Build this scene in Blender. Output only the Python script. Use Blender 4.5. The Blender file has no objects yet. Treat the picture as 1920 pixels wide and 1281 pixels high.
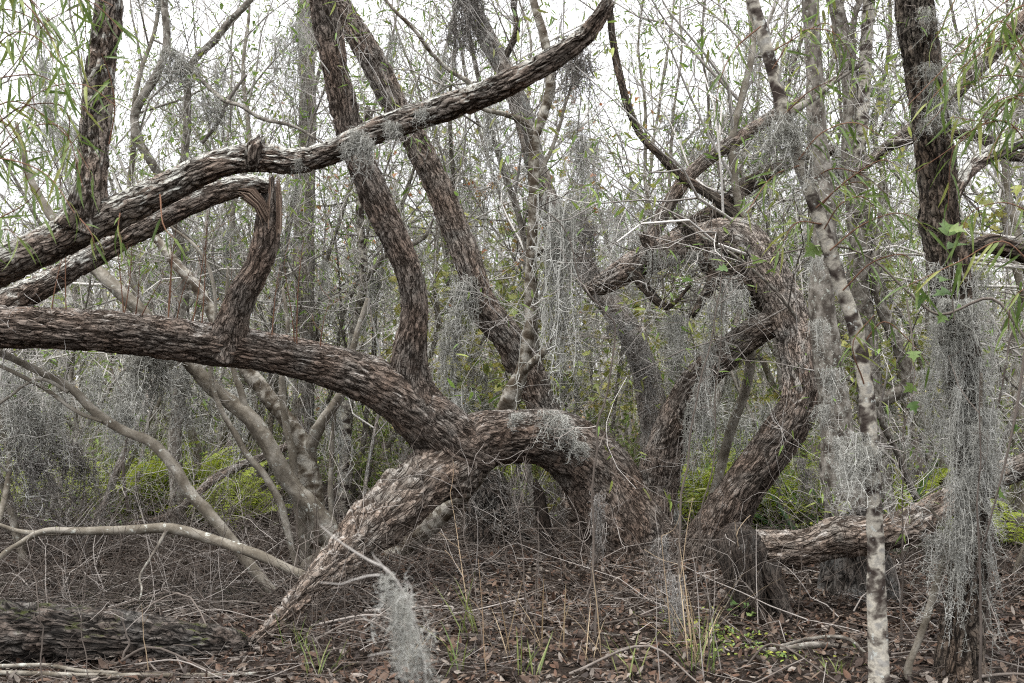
import bpy, math, random
import numpy as np
from mathutils import Vector, Matrix, Euler

# ------------------------------------------------------------------ camera, sky, sun, exposure
scene = bpy.context.scene
COL = scene.collection
R = math.radians
F_PX, CX, CY, HOR = 1867.0, 960.0, 640.5, 720.0
EYE = 1.5
PITCH = math.atan((HOR - CY) / F_PX)
cam_d = bpy.data.cameras.new('camera')
cam = bpy.data.objects.new('camera', cam_d)
COL.objects.link(cam)
cam.location = (0, 0, EYE)
cam.rotation_euler = (R(90) + PITCH, 0, 0)
cam_d.sensor_width = 36.0
cam_d.lens = 36.0 * F_PX / 1920.0
cam_d.clip_start = 0.05
cam_d.clip_end = 2000
cam_d.dof.use_dof = True
cam_d.dof.focus_distance = 7.3
cam_d.dof.aperture_fstop = 4.0
scene.camera = cam

SUN_EL, SUN_AZ = 68.0, 225.0          # high, behind the viewer's left shoulder, through thick cloud
world = bpy.data.worlds.new('World')
scene.world = world
world.use_nodes = True
wn = world.node_tree
for n in list(wn.nodes): wn.nodes.remove(n)
sky = wn.nodes.new('ShaderNodeTexSky')
sky.sky_type = 'NISHITA'
sky.sun_disc = False
sky.sun_elevation = R(SUN_EL)
sky.sun_rotation = R(SUN_AZ)
sky.air_density = 1.0
sky.dust_density = 2.0
tc = wn.nodes.new('ShaderNodeTexCoord')
cn = wn.nodes.new('ShaderNodeTexNoise'); cn.inputs['Scale'].default_value = 2.2; cn.inputs['Detail'].default_value = 5
cr = wn.nodes.new('ShaderNodeValToRGB')
cr.color_ramp.elements[0].position = 0.25; cr.color_ramp.elements[0].color = (17.7, 17.75, 18.5, 1)
cr.color_ramp.elements[1].position = 0.75; cr.color_ramp.elements[1].color = (21.4, 21.45, 22.0, 1)
mx = wn.nodes.new('ShaderNodeMix'); mx.data_type = 'RGBA'
mx.inputs[0].default_value = 0.90      # closed cloud layer over the clear sky
bg = wn.nodes.new('ShaderNodeBackground'); bg.inputs['Strength'].default_value = 0.10
wo = wn.nodes.new('ShaderNodeOutputWorld')
L = wn.links.new
L(tc.outputs['Generated'], cn.inputs['Vector']); L(cn.outputs['Fac'], cr.inputs['Fac'])
# overcast luminance: (1 + 2 sin(elevation)) / 3 of the zenith value
sz = wn.nodes.new('ShaderNodeSeparateXYZ'); L(tc.outputs['Generated'], sz.inputs[0])
m1 = wn.nodes.new('ShaderNodeMath'); m1.operation = 'MAXIMUM'; L(sz.outputs['Z'], m1.inputs[0]); m1.inputs[1].default_value = 0.0
m2 = wn.nodes.new('ShaderNodeMath'); m2.operation = 'MULTIPLY_ADD'; L(m1.outputs[0], m2.inputs[0]); m2.inputs[1].default_value = 2 / 3; m2.inputs[2].default_value = 1 / 3
vm = wn.nodes.new('ShaderNodeVectorMath'); vm.operation = 'SCALE'; L(cr.outputs['Color'], vm.inputs[0]); L(m2.outputs[0], vm.inputs['Scale'])
L(sky.outputs['Color'], mx.inputs[6]); L(vm.outputs[0], mx.inputs[7])
L(mx.outputs[2], bg.inputs['Color']); L(bg.outputs['Background'], wo.inputs['Surface'])

sun_d = bpy.data.lights.new('sun', 'SUN')
sun_d.energy = 1.5
sun_d.angle = R(22)
sun_d.color = (1.0, 0.965, 0.92)
sun = bpy.data.objects.new('sun', sun_d)
COL.objects.link(sun)
_el, _az = R(SUN_EL), R(SUN_AZ)
sdir = Vector((math.sin(_az) * math.cos(_el), math.cos(_az) * math.cos(_el), math.sin(_el)))
sun.rotation_euler = sdir.to_track_quat('Z', 'Y').to_euler()
sun.location = (0, 0, 20)

scene.view_settings.view_transform = 'Standard'
scene.view_settings.look = 'None'
scene.view_settings.exposure = 1.1
scene.view_settings.gamma = 1.0
scene.view_settings.use_curve_mapping = False
scene.render.engine = 'CYCLES'
scene.cycles.filter_width = 1.15
scene.cycles.max_bounces = 6
scene.cycles.diffuse_bounces = 2
scene.cycles.glossy_bounces = 2
scene.cycles.transmission_bounces = 4
scene.cycles.caustics_reflective = False
scene.cycles.caustics_refractive = False
scene.cycles.use_denoising = False

# ------------------------------------------------------------------ helpers: numbers
_cp, _sp = math.cos(PITCH), math.sin(PITCH)
def P(px, py, d):
    """the point seen at photo pixel (px, py), d metres ahead of the lens"""
    x = (px - CX) / F_PX * d
    y = (CY - py) / F_PX * d
    return np.array((x, d * _cp - y * _sp, EYE + d * _sp + y * _cp))
def pix(p):
    x, y, z = p[0], p[1], p[2] - EYE
    d = y * _cp + z * _sp
    v = -y * _sp + z * _cp
    return CX + F_PX * x / d, CY - F_PX * v / d, d

def _hash(ix, iy, iz, seed):
    h = (ix.astype(np.int64) * 374761393 + iy.astype(np.int64) * 668265263 + iz.astype(np.int64) * 1274126177 + seed * 362437) & 0x7fffffff
    h = ((h ^ (h >> 13)) * 1274126177) & 0x7fffffff
    h = ((h ^ (h >> 16)) * 668265263) & 0x7fffffff
    return ((h ^ (h >> 15)) & 0xffffff) / float(0xffffff)
def vnoise(x, y, z, seed=0):
    x, y, z = np.broadcast_arrays(np.asarray(x, float), np.asarray(y, float), np.asarray(z, float))
    ix, iy, iz = np.floor(x), np.floor(y), np.floor(z)
    fx, fy, fz = x - ix, y - iy, z - iz
    fx = fx * fx * (3 - 2 * fx); fy = fy * fy * (3 - 2 * fy); fz = fz * fz * (3 - 2 * fz)
    r = 0
    for dx in (0, 1):
        wx = fx if dx else 1 - fx
        for dy in (0, 1):
            wy = fy if dy else 1 - fy
            for dz in (0, 1):
                wz = fz if dz else 1 - fz
                r = r + wx * wy * wz * _hash(ix + dx, iy + dy, iz + dz, seed)
    return r * 2 - 1
def fbm(x, y, z, seed=0, octv=3):
    a, s, r = 1.0, 1.0, 0
    for k in range(octv):
        r = r + a * vnoise(x * s, y * s, z * s, seed + k * 17); a *= 0.5; s *= 2.03
    return r
def smooth(a, b, x):
    t = np.clip((x - a) / (b - a), 0, 1)
    return t * t * (3 - 2 * t)
def voro(u, v, nu, seed):
    """2-D Voronoi, periodic in u with period nu: distance to the border, and a random number for the cell"""
    iu, iv = np.floor(u), np.floor(v)
    f1 = np.full(u.shape, 9.0); f2 = np.full(u.shape, 9.0); cid = np.zeros(u.shape)
    z = np.zeros(u.shape)
    for du in (-1, 0, 1):
        for dv in (-1, 0, 1):
            cu, cv = iu + du, iv + dv
            w = np.mod(cu, nu)
            jx = _hash(w, cv, z, seed); jy = _hash(w, cv, z + 1, seed); hh = _hash(w, cv, z + 2, seed)
            dd = np.hypot(cu + 0.1 + 0.8 * jx - u, cv + 0.1 + 0.8 * jy - v)
            c = dd < f1
            f2 = np.where(c, f1, np.minimum(f2, dd)); cid = np.where(c, hh, cid); f1 = np.where(c, dd, f1)
    return f2 - f1, cid

def ground_z(x, y):
    x = np.asarray(x, float); y = np.asarray(y, float)
    z = 0.05 * fbm(x * 0.55, y * 0.55, 3.3, 5, 3) + 0.018 * fbm(x * 3.1, y * 3.1, 1.2, 9, 2)
    z = z - 0.17 * np.exp(-(((x + 3.2) / 1.5) ** 2 + ((y - 7.6) / 1.0) ** 2))     # wet hollow on the left
    z = z + 0.10 * np.exp(-(((x - 0.35) / 1.1) ** 2 + ((y - 7.7) / 0.6) ** 2))    # litter heaped in front of the big arch
    return z
def gz(x, y): return float(ground_z(x, y))
def G(px, py):
    """where the photo pixel's line of sight meets the ground"""
    d = F_PX * EYE / max(py - HOR, 5)
    for _ in range(6):
        p = P(px, py, d); d = d * (EYE - gz(p[0], p[1])) / max(EYE - p[2], 0.05)
    p = P(px, py, d); p[2] = gz(p[0], p[1])
    return p

# ------------------------------------------------------------------ helpers: objects
def props(o, label=None, cat=None, group=None, kind=None):
    if label: o['label'] = label
    if cat: o['category'] = cat
    if group: o['group'] = group
    if kind: o['kind'] = kind
    return o
def empty(name, loc, label=None, cat=None, group=None):
    o = bpy.data.objects.new(name, None)
    o.empty_display_size = 0.1
    COL.objects.link(o); o.location = tuple(loc)
    return props(o, label, cat, group)
def mk_mesh(name, V, faces, smooth_=True, attrs=None, base=None):
    """faces: list of int arrays (k, n); attrs: name -> (type, array per vertex)"""
    V = np.asarray(V, np.float32)
    if base is not None: V = V - np.asarray(base, np.float32)
    me = bpy.data.meshes.new(name)
    me.vertices.add(len(V)); me.vertices.foreach_set('co', V.ravel())
    loops = np.concatenate([f.ravel() for f in faces]).astype(np.int32)
    sizes = np.concatenate([np.full(len(f), f.shape[1]) for f in faces])
    starts = np.concatenate([[0], np.cumsum(sizes)[:-1]]).astype(np.int32)
    me.loops.add(len(loops)); me.loops.foreach_set('vertex_index', loops)
    me.polygons.add(len(sizes)); me.polygons.foreach_set('loop_start', starts)
    me.polygons.foreach_set('use_smooth', np.full(len(sizes), smooth_))
    me.update(calc_edges=True)
    for k, (t, a) in (attrs or {}).items():
        at = me.attributes.new(k, t, 'POINT')
        key = {'FLOAT': 'value', 'FLOAT_VECTOR': 'vector', 'FLOAT_COLOR': 'color'}[t]
        at.data.foreach_set(key, np.asarray(a, np.float32).ravel())
    return me
def mk_obj(name, me, mat, parent=None, kind=None):
    o = bpy.data.objects.new(name, me)
    if mat is not None and not me.materials: me.materials.append(mat)
    COL.objects.link(o)
    if parent is not None: o.parent = parent
    if kind: o['kind'] = kind
    return o
def copy_tree(o, parent=None):
    c = o.copy(); COL.objects.link(c); c.parent = parent
    for ch in list(o.children): copy_tree(ch, c)
    return c

# ------------------------------------------------------------------ helpers: tubes, leaves
def frames(C):
    T = np.gradient(C, axis=-2)
    T /= np.linalg.norm(T, axis=-1, keepdims=True) + 1e-9
    return T
class Tubes:
    """many thin round twigs gathered into one mesh"""
    def __init__(s): s.d = {}; s.n = 0
    def add(s, C, r, sides=3, col=0.5):
        C = np.asarray(C, float); r = np.broadcast_to(np.asarray(r, float), (len(C),))
        s.d.setdefault((len(C), sides), []).append((C, r, col)); s.n += 1
    def mesh(s, name, base=None):
        Vs, Fs, As, off = [], [], [], 0
        for (m, n), L_ in s.d.items():
            C = np.array([a for a, b, c in L_]); r = np.array([b for a, b, c in L_]); col = np.array([c for a, b, c in L_])
            K = len(C)
            T = frames(C)
            T0 = C[:, -1] - C[:, 0]; T0 /= np.linalg.norm(T0, axis=-1, keepdims=True) + 1e-9
            ref = np.where(np.abs(T0[:, 2:3]) > 0.75, np.array([[1.0, 0.13, 0]]), np.array([[0.1, 0.05, 1.0]]))
            A = np.cross(T, ref[:, None, :]); A /= np.linalg.norm(A, axis=-1, keepdims=True) + 1e-9
            B = np.cross(T, A)
            th = np.arange(n) * 2 * math.pi / n
            V = C[:, :, None, :] + r[:, :, None, None] * (np.cos(th)[None, None, :, None] * A[:, :, None, :] + np.sin(th)[None, None, :, None] * B[:, :, None, :])
            Vs.append(V.reshape(-1, 3)); As.append(np.repeat(col, m * n))
            i = np.arange(m - 1)[:, None]; j = np.arange(n)[None, :]; j2 = (j + 1) % n
            q = np.stack([i * n + j + 0 * j2, i * n + j2, (i + 1) * n + j2, (i + 1) * n + j + 0 * j2], -1).reshape(-1, 4)
            Fs.append((q[None] + (np.arange(K) * m * n)[:, None, None] + off).reshape(-1, 4))
            off += K * m * n
        return mk_mesh(name, np.concatenate(Vs), Fs, True, {'tone': ('FLOAT', np.concatenate(As))}, base)

LEAF = {   # outline templates: (along, across) then faces, made into a folded, drooping blade
    'lance': ([(0, 0), (.22, .5), (.22, -.5), (.55, .46), (.55, -.46), (.82, .22), (.82, -.22), (1, 0), (.22, 0), (.55, 0), (.82, 0)],
              [(0, 1, 8), (0, 8, 2), (1, 3, 9), (1, 9, 8), (8, 9, 4), (8, 4, 2), (3, 5, 10), (3, 10, 9), (9, 10, 6), (9, 6, 4), (5, 7, 10), (10, 7, 6)]),
    'oval': ([(0, 0), (.4, .5), (.4, -.5), (.75, .36), (.75, -.36), (1, 0), (.45, 0)],
             [(0, 1, 6), (0, 6, 2), (1, 3, 6), (6, 4, 2), (3, 5, 6), (6, 5, 4)]),
    'kite': ([(0, 0), (.45, .5), (1, 0), (.45, -.5)], [(0, 1, 2), (0, 2, 3)]),
    'maple': ([(0, 0), (.12, .30), (.30, .52), (.42, .22), (.62, .40), (.66, .16), (1, 0), (.66, -.16), (.62, -.40), (.42, -.22), (.30, -.52), (.12, -.30), (.35, 0)],
              [(12, a, a + 1) for a in range(11)] + [(12, 11, 0)]),
}
class Leaves:
    def __init__(s): s.d = {}; s.n = 0
    def add(s, shape, p, d, up, ln, wd, col, droop=0.25, fold=0.25):
        s.d.setdefault(shape, []).append((*p, *d, *up, ln, wd, *col, droop, fold)); s.n += 1
    def addm(s, shape, M):
        s.d.setdefault(shape, []).extend(M.tolist()); s.n += len(M)
    def mesh(s, name, base=None):
        Vs, Fs, Cs, off = [], [], [], 0
        for sh, rows in s.d.items():
            A = np.array(rows, float)
            tv, tf = LEAF[sh]; tv = np.array(tv); tf = np.array(tf)
            D = A[:, 3:6] / (np.linalg.norm(A[:, 3:6], axis=1, keepdims=True) + 1e-9)
            S = np.cross(D, A[:, 6:9]); S /= np.linalg.norm(S, axis=1, keepdims=True) + 1e-9
            U = np.cross(S, D)
            ln, wd, dr, fo = A[:, 9], A[:, 10], A[:, 14], A[:, 15]
            a = tv[None, :, 0] * ln[:, None]; b = tv[None, :, 1] * wd[:, None]
            c = -dr[:, None] * ln[:, None] * tv[None, :, 0] ** 2 + fo[:, None] * np.abs(b)
            V = A[:, None, 0:3] + a[..., None] * D[:, None] + b[..., None] * S[:, None] + c[..., None] * U[:, None]
            K, m = len(A), len(tv)
            Vs.append(V.reshape(-1, 3))
            Cs.append(np.repeat(np.concatenate([A[:, 11:14], np.ones((K, 1))], 1), m, 0))
            Fs.append((tf[None] + (np.arange(K) * m)[:, None, None] + off).reshape(-1, 3)); off += K * m
        return mk_mesh(name, np.concatenate(Vs), Fs, False, {'col': ('FLOAT_COLOR', np.concatenate(Cs))}, base)

def rand_dirs(rng, n):
    v = rng.normal(size=(n, 3)); return v / np.linalg.norm(v, axis=1, keepdims=True)
def unit(v): return v / (np.linalg.norm(v) + 1e-9)

def twig(rng, T, p, d, ln, r, lvl, segs=5, jit=0.22, trop=(0, 0, 0.05), kids=(3, 5), ang=(0.5, 1.0), tips=None, sides=3, tone=None, shrink=(0.4, 0.7)):
    """a twig that wanders, tapers and forks"""
    p = np.array(p, float); d = unit(np.array(d, float)); C = [p]; Ds = [d]
    st = ln / segs
    trop = np.asarray(trop)
    for i in range(segs):
        d = unit(d + rng.normal(size=3) * jit + trop)
        p = p + d * st * rng.uniform(.8, 1.2); C.append(p); Ds.append(d)
    rr = r * (1 - 0.75 * np.linspace(0, 1, segs + 1))
    t = rng.uniform(0, 1) if tone is None else np.clip(tone + rng.normal() * .12, 0, 1)
    T.add(C, np.maximum(rr, 0.0014), sides if lvl > 0 else 3, t)
    if tips is not None and lvl <= 1: tips.extend((C[i], Ds[i], lvl) for i in range(1, segs + 1))
    if lvl > 0:
        for _ in range(rng.integers(kids[0], kids[1] + 1)):
            i = int(rng.integers(1, segs + 1)); a = rng.uniform(*ang)
            s = unit(np.cross(Ds[i], rng.normal(size=3)))
            twig(rng, T, C[i], Ds[i] * math.cos(a) + s * math.sin(a), ln * rng.uniform(*shrink), max(rr[i] * .7, .001), lvl - 1, segs, jit * 1.1, trop, kids, ang, tips, sides, tone, shrink)
    return C

# ------------------------------------------------------------------ helpers: barked limbs
LIMB = {}
def spline(A, n_per=14):
    A = np.asarray(A, float)
    seg = np.linalg.norm(np.diff(A[:, :3], axis=0), axis=1); t = np.concatenate([[0], np.cumsum(np.maximum(seg, 1e-4) ** .7)])
    m = np.zeros_like(A)
    for i in range(len(A)):
        if i == 0: m[i] = (A[1] - A[0]) / (t[1] - t[0])
        elif i == len(A) - 1: m[i] = (A[-1] - A[-2]) / (t[-1] - t[-2])
        else:
            a, b = t[i] - t[i - 1], t[i + 1] - t[i]
            m[i] = ((A[i] - A[i - 1]) / a * b + (A[i + 1] - A[i]) / b * a) / (a + b)
    out = []
    for i in range(len(A) - 1):
        h = t[i + 1] - t[i]; s = np.linspace(0, 1, n_per, endpoint=False)[:, None]
        out.append((2 * s**3 - 3 * s**2 + 1) * A[i] + (s**3 - 2 * s**2 + s) * h * m[i] + (-2 * s**3 + 3 * s**2) * A[i + 1] + (s**3 - s**2) * h * m[i + 1])
    out.append(A[-1:]); return np.concatenate(out)
def trace(pts):
    """(px, py, width px, depth m) -> x, y, z, radius"""
    return np.array([[*P(a, b, d), w * d / F_PX / 2] for a, b, w, d in pts])
def limb(name, pts, mat, parent, base, style='furrow', seed=0, res=0.010, amp=1.0, flare=0.0, flare_len=0.25, jag=0.0, lump=0.09, key=None, world=False, cell=None, wob=0.0, knots=1.0):
    A = np.asarray(pts, float) if world else trace(pts)
    S = spline(A)
    seg = np.linalg.norm(np.diff(S[:, :3], axis=0), axis=1); s = np.concatenate([[0], np.cumsum(seg)]); Ltot = s[-1]
    rm = float(np.mean(S[:, 3]))
    n = int(np.clip(2 * math.pi * rm / res, 8, 150)); m = int(np.clip(Ltot / (res * 1.7), 10, 420))
    q = np.linspace(0, Ltot, m)
    C = np.stack([np.interp(q, s, S[:, k]) for k in range(3)], 1); rad = np.interp(q, s, S[:, 3])
    if wob: C = C + wob * np.stack([vnoise(q * 2.3, 0, 1.0 + k, seed + 60) for k in range(3)], 1)
    if flare: rad = rad * (1 + flare * np.exp(-q / flare_len) )
    T = frames(C)
    N = np.zeros_like(C); ref = np.array((0, 0, 1.0)) if abs(T[0, 2]) < .8 else np.array((0, 1.0, 0))
    N[0] = unit(np.cross(T[0], ref))
    for i in range(1, m):
        N[i] = unit(N[i - 1] - T[i] * np.dot(N[i - 1], T[i]))
    B = np.cross(T, N)
    th = np.arange(n) * 2 * math.pi / n
    TH, Q = np.meshgrid(th, q); RR = rad[:, None] * np.ones_like(TH)
    ct, sn = np.cos(TH), np.sin(TH)
    rr = RR * (1 + lump * fbm(ct * 1.3, sn * 1.3, Q * 2.2 / max(rm * 6, .35), seed, 3))
    kr_ = np.random.default_rng(seed + 900)
    rr = rr * (1 + .07 * np.cos(2 * (TH - 1.3 * vnoise(Q * .9, seed, .5, 3) * 3)))              # not round in section
    for _ in range(int(Ltot / max(rm * 7, .25) * knots)):                                       # knots and healed scars
        kq, kt, ks = kr_.uniform(0, Ltot), kr_.uniform(0, 2 * math.pi), kr_.uniform(.35, .8) * rm
        dt = np.angle(np.exp(1j * (TH - kt))) * rm
        g = np.exp(-(((Q - kq) / (ks * 1.5)) ** 2 + (dt / ks) ** 2))
        rr = rr + RR * kr_.uniform(.10, .26) * (g - .75 * np.exp(-(((Q - kq) / (ks * .5)) ** 2 + (dt / (ks * .4)) ** 2)))
    if flare:   # buttressed foot
        rr = rr * (1 + 0.28 * flare * np.exp(-Q / flare_len) * np.sin(TH * 5 + seed))
    plate = np.full(TH.shape, .5); cid = np.full(TH.shape, .5)
    if style in ('furrow', 'fibre'):
        cw, cl = cell or ((.040, .15) if style == 'furrow' else (.022, .26))
        cx, cy = ct * rm / cw, sn * rm / cw
        w = .9 * vnoise(cx * .6, cy * .6, Q / cl * .9, seed + 3)
        f1 = np.abs(fbm(cx * .62 + w, cy * .62 - w, Q / cl * .42, seed + 41, 2))          # long fissures that split and rejoin
        f2 = np.abs(fbm(cx * .50 - w, cy * .50, Q / cl * .75 + w, seed + 52, 2))           # slanting cracks between them
        f3 = np.abs(vnoise(cx * .45, cy * .45, Q / cl * 2.1 + 1.3 * w, seed + 63))          # short breaks across
        plate = smooth(.0, .17, f1) * smooth(.0, .12, f2) * (.55 + .45 * smooth(.0, .10, f3))
        cid = np.clip(.5 + .5 * fbm(cx * .9, cy * .9, Q / cl * 1.1, seed + 74, 2), 0, 1)
        ter = vnoise(cx * 1.5 + w, cy * 1.5, Q / cl * 2.0, seed + 85); ter = np.floor(ter * 2.5 + .35 * w) / 2.5   # flaked steps
        fine = fbm(cx * 3.1, cy * 3.1, Q / cl * 3.4, seed + 5, 2)
        h = plate * (.85 + .18 * cid + .20 * ter) + .14 * fine
        a = amp * (min(.016, rm * .13) if style == 'furrow' else min(.008, rm * .09))
        rr = rr + a * (h - .55) * 1.45
    else:
        fine = fbm(ct * rm * 25, sn * rm * 25, Q * 25, seed + 5, 3)
        rr = rr + amp * min(.0035, rm * .06) * fine
    if jag:
        k = np.exp(-(Ltot - Q) / jag)
        Qoff = k * jag * (1.1 * vnoise(ct * 5, sn * 5, 0.3, seed + 21) + .3 * vnoise(ct * 14, sn * 14, 0.3, seed + 22))
    else: Qoff = np.zeros_like(Q)
    V = C[:, None] + rr[..., None] * (ct[..., None] * N[:, None] + sn[..., None] * B[:, None]) + Qoff[..., None] * T[:, None]
    V = V.reshape(-1, 3)
    i = np.arange(m - 1)[:, None]; j = np.arange(n)[None, :]; j2 = (j + 1) % n
    quads = np.stack([i * n + j, i * n + j2, (i + 1) * n + j2, (i + 1) * n + j], -1).reshape(-1, 4)
    V = np.concatenate([V, C[:1], C[-1:] + (T[-1:] * rad[-1] * .25 if not jag else -T[-1:] * jag * .6)])
    jj = np.arange(n)
    caps = np.concatenate([np.stack([(jj + 1) % n, jj, np.full(n, m * n)], 1), np.stack([(m - 1) * n + jj, (m - 1) * n + (jj + 1) % n, np.full(n, m * n + 1)], 1)])
    bk = np.stack([ct * RR, sn * RR, Q], -1).reshape(-1, 3); bk = np.concatenate([bk, [[0, 0, 0]], [[0, 0, Ltot]]])
    pad = lambda a_: np.concatenate([a_.ravel(), [.5, .5]])
    me = mk_mesh(name, V, [quads, caps], True, {'bk': ('FLOAT_VECTOR', bk), 'plate': ('FLOAT', pad(plate)), 'cell': ('FLOAT', pad(cid))}, base)
    o = mk_obj(name, me, mat, parent)
    LIMB[key or name] = (C, rad, T)
    return o

# ------------------------------------------------------------------ materials
def new_mat(name):
    m = bpy.data.materials.new(name); m.use_nodes = True
    nt = m.node_tree; b = nt.nodes['Principled BSDF']
    b.inputs['Roughness'].default_value = 0.9
    b.inputs['Specular IOR Level'].default_value = 0.2
    return m, nt, b
def nd(nt, t, **k):
    n = nt.nodes.new(t)
    for a, v in k.items():
        if a in n.inputs: n.inputs[a].default_value = v
        else: setattr(n, a, v)
    return n
def ramp(nt, fac, stops):
    n = nt.nodes.new('ShaderNodeValToRGB'); e = n.color_ramp.elements
    while len(e) < len(stops): e.new(0.5)
    for i, (p, c) in enumerate(stops):
        e[i].position = p; e[i].color = (*c, 1) if len(c) == 3 else c
    nt.links.new(fac, n.inputs['Fac']); return n.outputs['Color']
def mixc(nt, fac, a, b, blend='MIX'):
    n = nt.nodes.new('ShaderNodeMix'); n.data_type = 'RGBA'; n.blend_type = blend
    for s, v in ((n.inputs[0], fac), (n.inputs[6], a), (n.inputs[7], b)):
        if hasattr(v, 'links'): nt.links.new(v, s)
        else: s.default_value = v if isinstance(v, float) else (*v, 1)
    return n.outputs[2]
def math_(nt, op, a, b=None, clamp=False):
    n = nt.nodes.new('ShaderNodeMath'); n.operation = op; n.use_clamp = clamp
    for i, v in enumerate((a, b)):
        if v is None: continue
        if hasattr(v, 'links'): nt.links.new(v, n.inputs[i])
        else: n.inputs[i].default_value = v
    return n.outputs[0]
def noise(nt, vec, scale, detail=4, rough=.55, dist=0.0, stretch=None):
    if stretch:
        mp = nd(nt, 'ShaderNodeMapping'); mp.inputs['Scale'].default_value = stretch; nt.links.new(vec, mp.inputs['Vector']); vec = mp.outputs[0]
    n = nd(nt, 'ShaderNodeTexNoise'); n.inputs['Scale'].default_value = scale; n.inputs['Detail'].default_value = detail
    n.inputs['Roughness'].default_value = rough; n.inputs['Distortion'].default_value = dist
    nt.links.new(vec, n.inputs['Vector']); return n.outputs['Fac']
def attr(nt, name): 
    n = nd(nt, 'ShaderNodeAttribute'); n.attribute_name = name; return n
def rand_shift(nt, vec):
    oi = nd(nt, 'ShaderNodeObjectInfo')
    n = nt.nodes.new('ShaderNodeVectorMath'); n.operation = 'ADD'
    mu = math_(nt, 'MULTIPLY', oi.outputs['Random'], 37.0)
    nt.links.new(vec, n.inputs[0]); nt.links.new(mu, n.inputs[1]); return n.outputs[0]

def bark_mat(name, furrow, lo, hi, lichen=.5, lich_col=(.40, .42, .37), moss=0.0, bump=.5, sc=27, cut=.09):
    """ridged bark: long narrow fissures that fork and close, cross cracks, ridges bleached unevenly, lichen on top"""
    m, nt, b = new_mat(name)
    bk = rand_shift(nt, attr(nt, 'bk').outputs['Vector']); cell = attr(nt, 'cell').outputs['Fac']; plate = attr(nt, 'plate').outputs['Fac']
    wn_ = nd(nt, 'ShaderNodeTexNoise'); wn_.inputs['Scale'].default_value = 7; wn_.inputs['Detail'].default_value = 3; nt.links.new(bk, wn_.inputs['Vector'])
    va = nd(nt, 'ShaderNodeVectorMath'); va.operation = 'MULTIPLY_ADD'; nt.links.new(wn_.outputs['Color'], va.inputs[0]); va.inputs[1].default_value = (.05, .05, .12); nt.links.new(bk, va.inputs[2])
    wv = va.outputs[0]
    def crack(scale, stretch, width, det=2.0, seed=0.0):
        mp = nd(nt, 'ShaderNodeMapping'); mp.inputs['Scale'].default_value = (1, 1, stretch); mp.inputs['Location'].default_value = (seed, seed * 1.7, 0); nt.links.new(wv, mp.inputs['Vector'])
        f = math_(nt, 'ABSOLUTE', math_(nt, 'SUBTRACT', noise(nt, mp.outputs[0], scale, det, .5), .5))
        return ramp(nt, f, [(0, (0, 0, 0)), (width * .45, (.35, .35, .35)), (width, (1, 1, 1))])
    c1 = crack(sc, .13, .055 * cut / .15)              # main fissures along the limb
    c2 = crack(sc * 1.7, .17, .045 * cut / .15, 2, 3.1)   # finer ones
    c3 = crack(sc * .9, .75, .022, 3, 7.7)             # short breaks across
    fis = math_(nt, 'MULTIPLY', c1, math_(nt, 'MULTIPLY', math_(nt, 'ADD', math_(nt, 'MULTIPLY', c2, .55), .45), math_(nt, 'ADD', math_(nt, 'MULTIPLY', c3, .5), .5)))
    n1 = noise(nt, bk, 85, 6, .7, 0, (1, 1, .35))
    n3 = noise(nt, wv, 17, 5, .65, 0, (1, 1, .5))
    n2 = noise(nt, bk, 4, 4, .6)
    t = math_(nt, 'ADD', math_(nt, 'ADD', math_(nt, 'MULTIPLY', cell, .14), math_(nt, 'MULTIPLY', n3, .58)), math_(nt, 'MULTIPLY', n1, .27))
    plates = ramp(nt, t, [(.27, lo), (.52, tuple(.55 * a + .45 * c for a, c in zip(lo, hi))), (.78, hi)])
    warm = ramp(nt, n2, [(.36, (1.06, .98, .92)), (.64, (.90, 1.0, 1.05))])
    plates = mixc(nt, 1.0, plates, warm, 'MULTIPLY')
    deep = math_(nt, 'MULTIPLY', fis, ramp(nt, plate, [(.0, (.35, .35, .35)), (.4, (1, 1, 1))]))
    c = mixc(nt, deep, furrow, plates)  # furrow colour: dark inner bark plus fissure shade painted in, since bump casts none
    geo = nd(nt, 'ShaderNodeNewGeometry'); sx = nd(nt, 'ShaderNodeSeparateXYZ'); nt.links.new(geo.outputs['Normal'], sx.inputs[0])
    up = math_(nt, 'MULTIPLY', sx.outputs['Z'], .15)
    ln = math_(nt, 'ADD', noise(nt, bk, 7, 9, .76, .3), up)
    lm = ramp(nt, ln, [(.66 - .12 * lichen, (0, 0, 0)), (.74 - .12 * lichen, (.85, .85, .85))])
    c = mixc(nt, math_(nt, 'MULTIPLY', lm, deep), c, mixc(nt, n1, tuple(.6 * x for x in lich_col), lich_col))
    if moss:
        mm = ramp(nt, math_(nt, 'ADD', noise(nt, bk, 6, 5, .6), math_(nt, 'MULTIPLY', sx.outputs['Z'], .25)), [(.78 - .2 * moss, (0, 0, 0)), (.9 - .2 * moss, (1, 1, 1))])
        c = mixc(nt, mm, c, (.055, .062, .018))
    nt.links.new(c, b.inputs['Base Color'])
    hgt = math_(nt, 'ADD', math_(nt, 'MULTIPLY', fis, 1.0), math_(nt, 'ADD', math_(nt, 'MULTIPLY', n3, .5), math_(nt, 'MULTIPLY', n1, .35)))
    bp = nd(nt, 'ShaderNodeBump'); bp.inputs['Strength'].default_value = min(1, bump * 1.6); bp.inputs['Distance'].default_value = .018
    nt.links.new(hgt, bp.inputs['Height']); nt.links.new(bp.outputs[0], b.inputs['Normal'])
    return m
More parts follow.
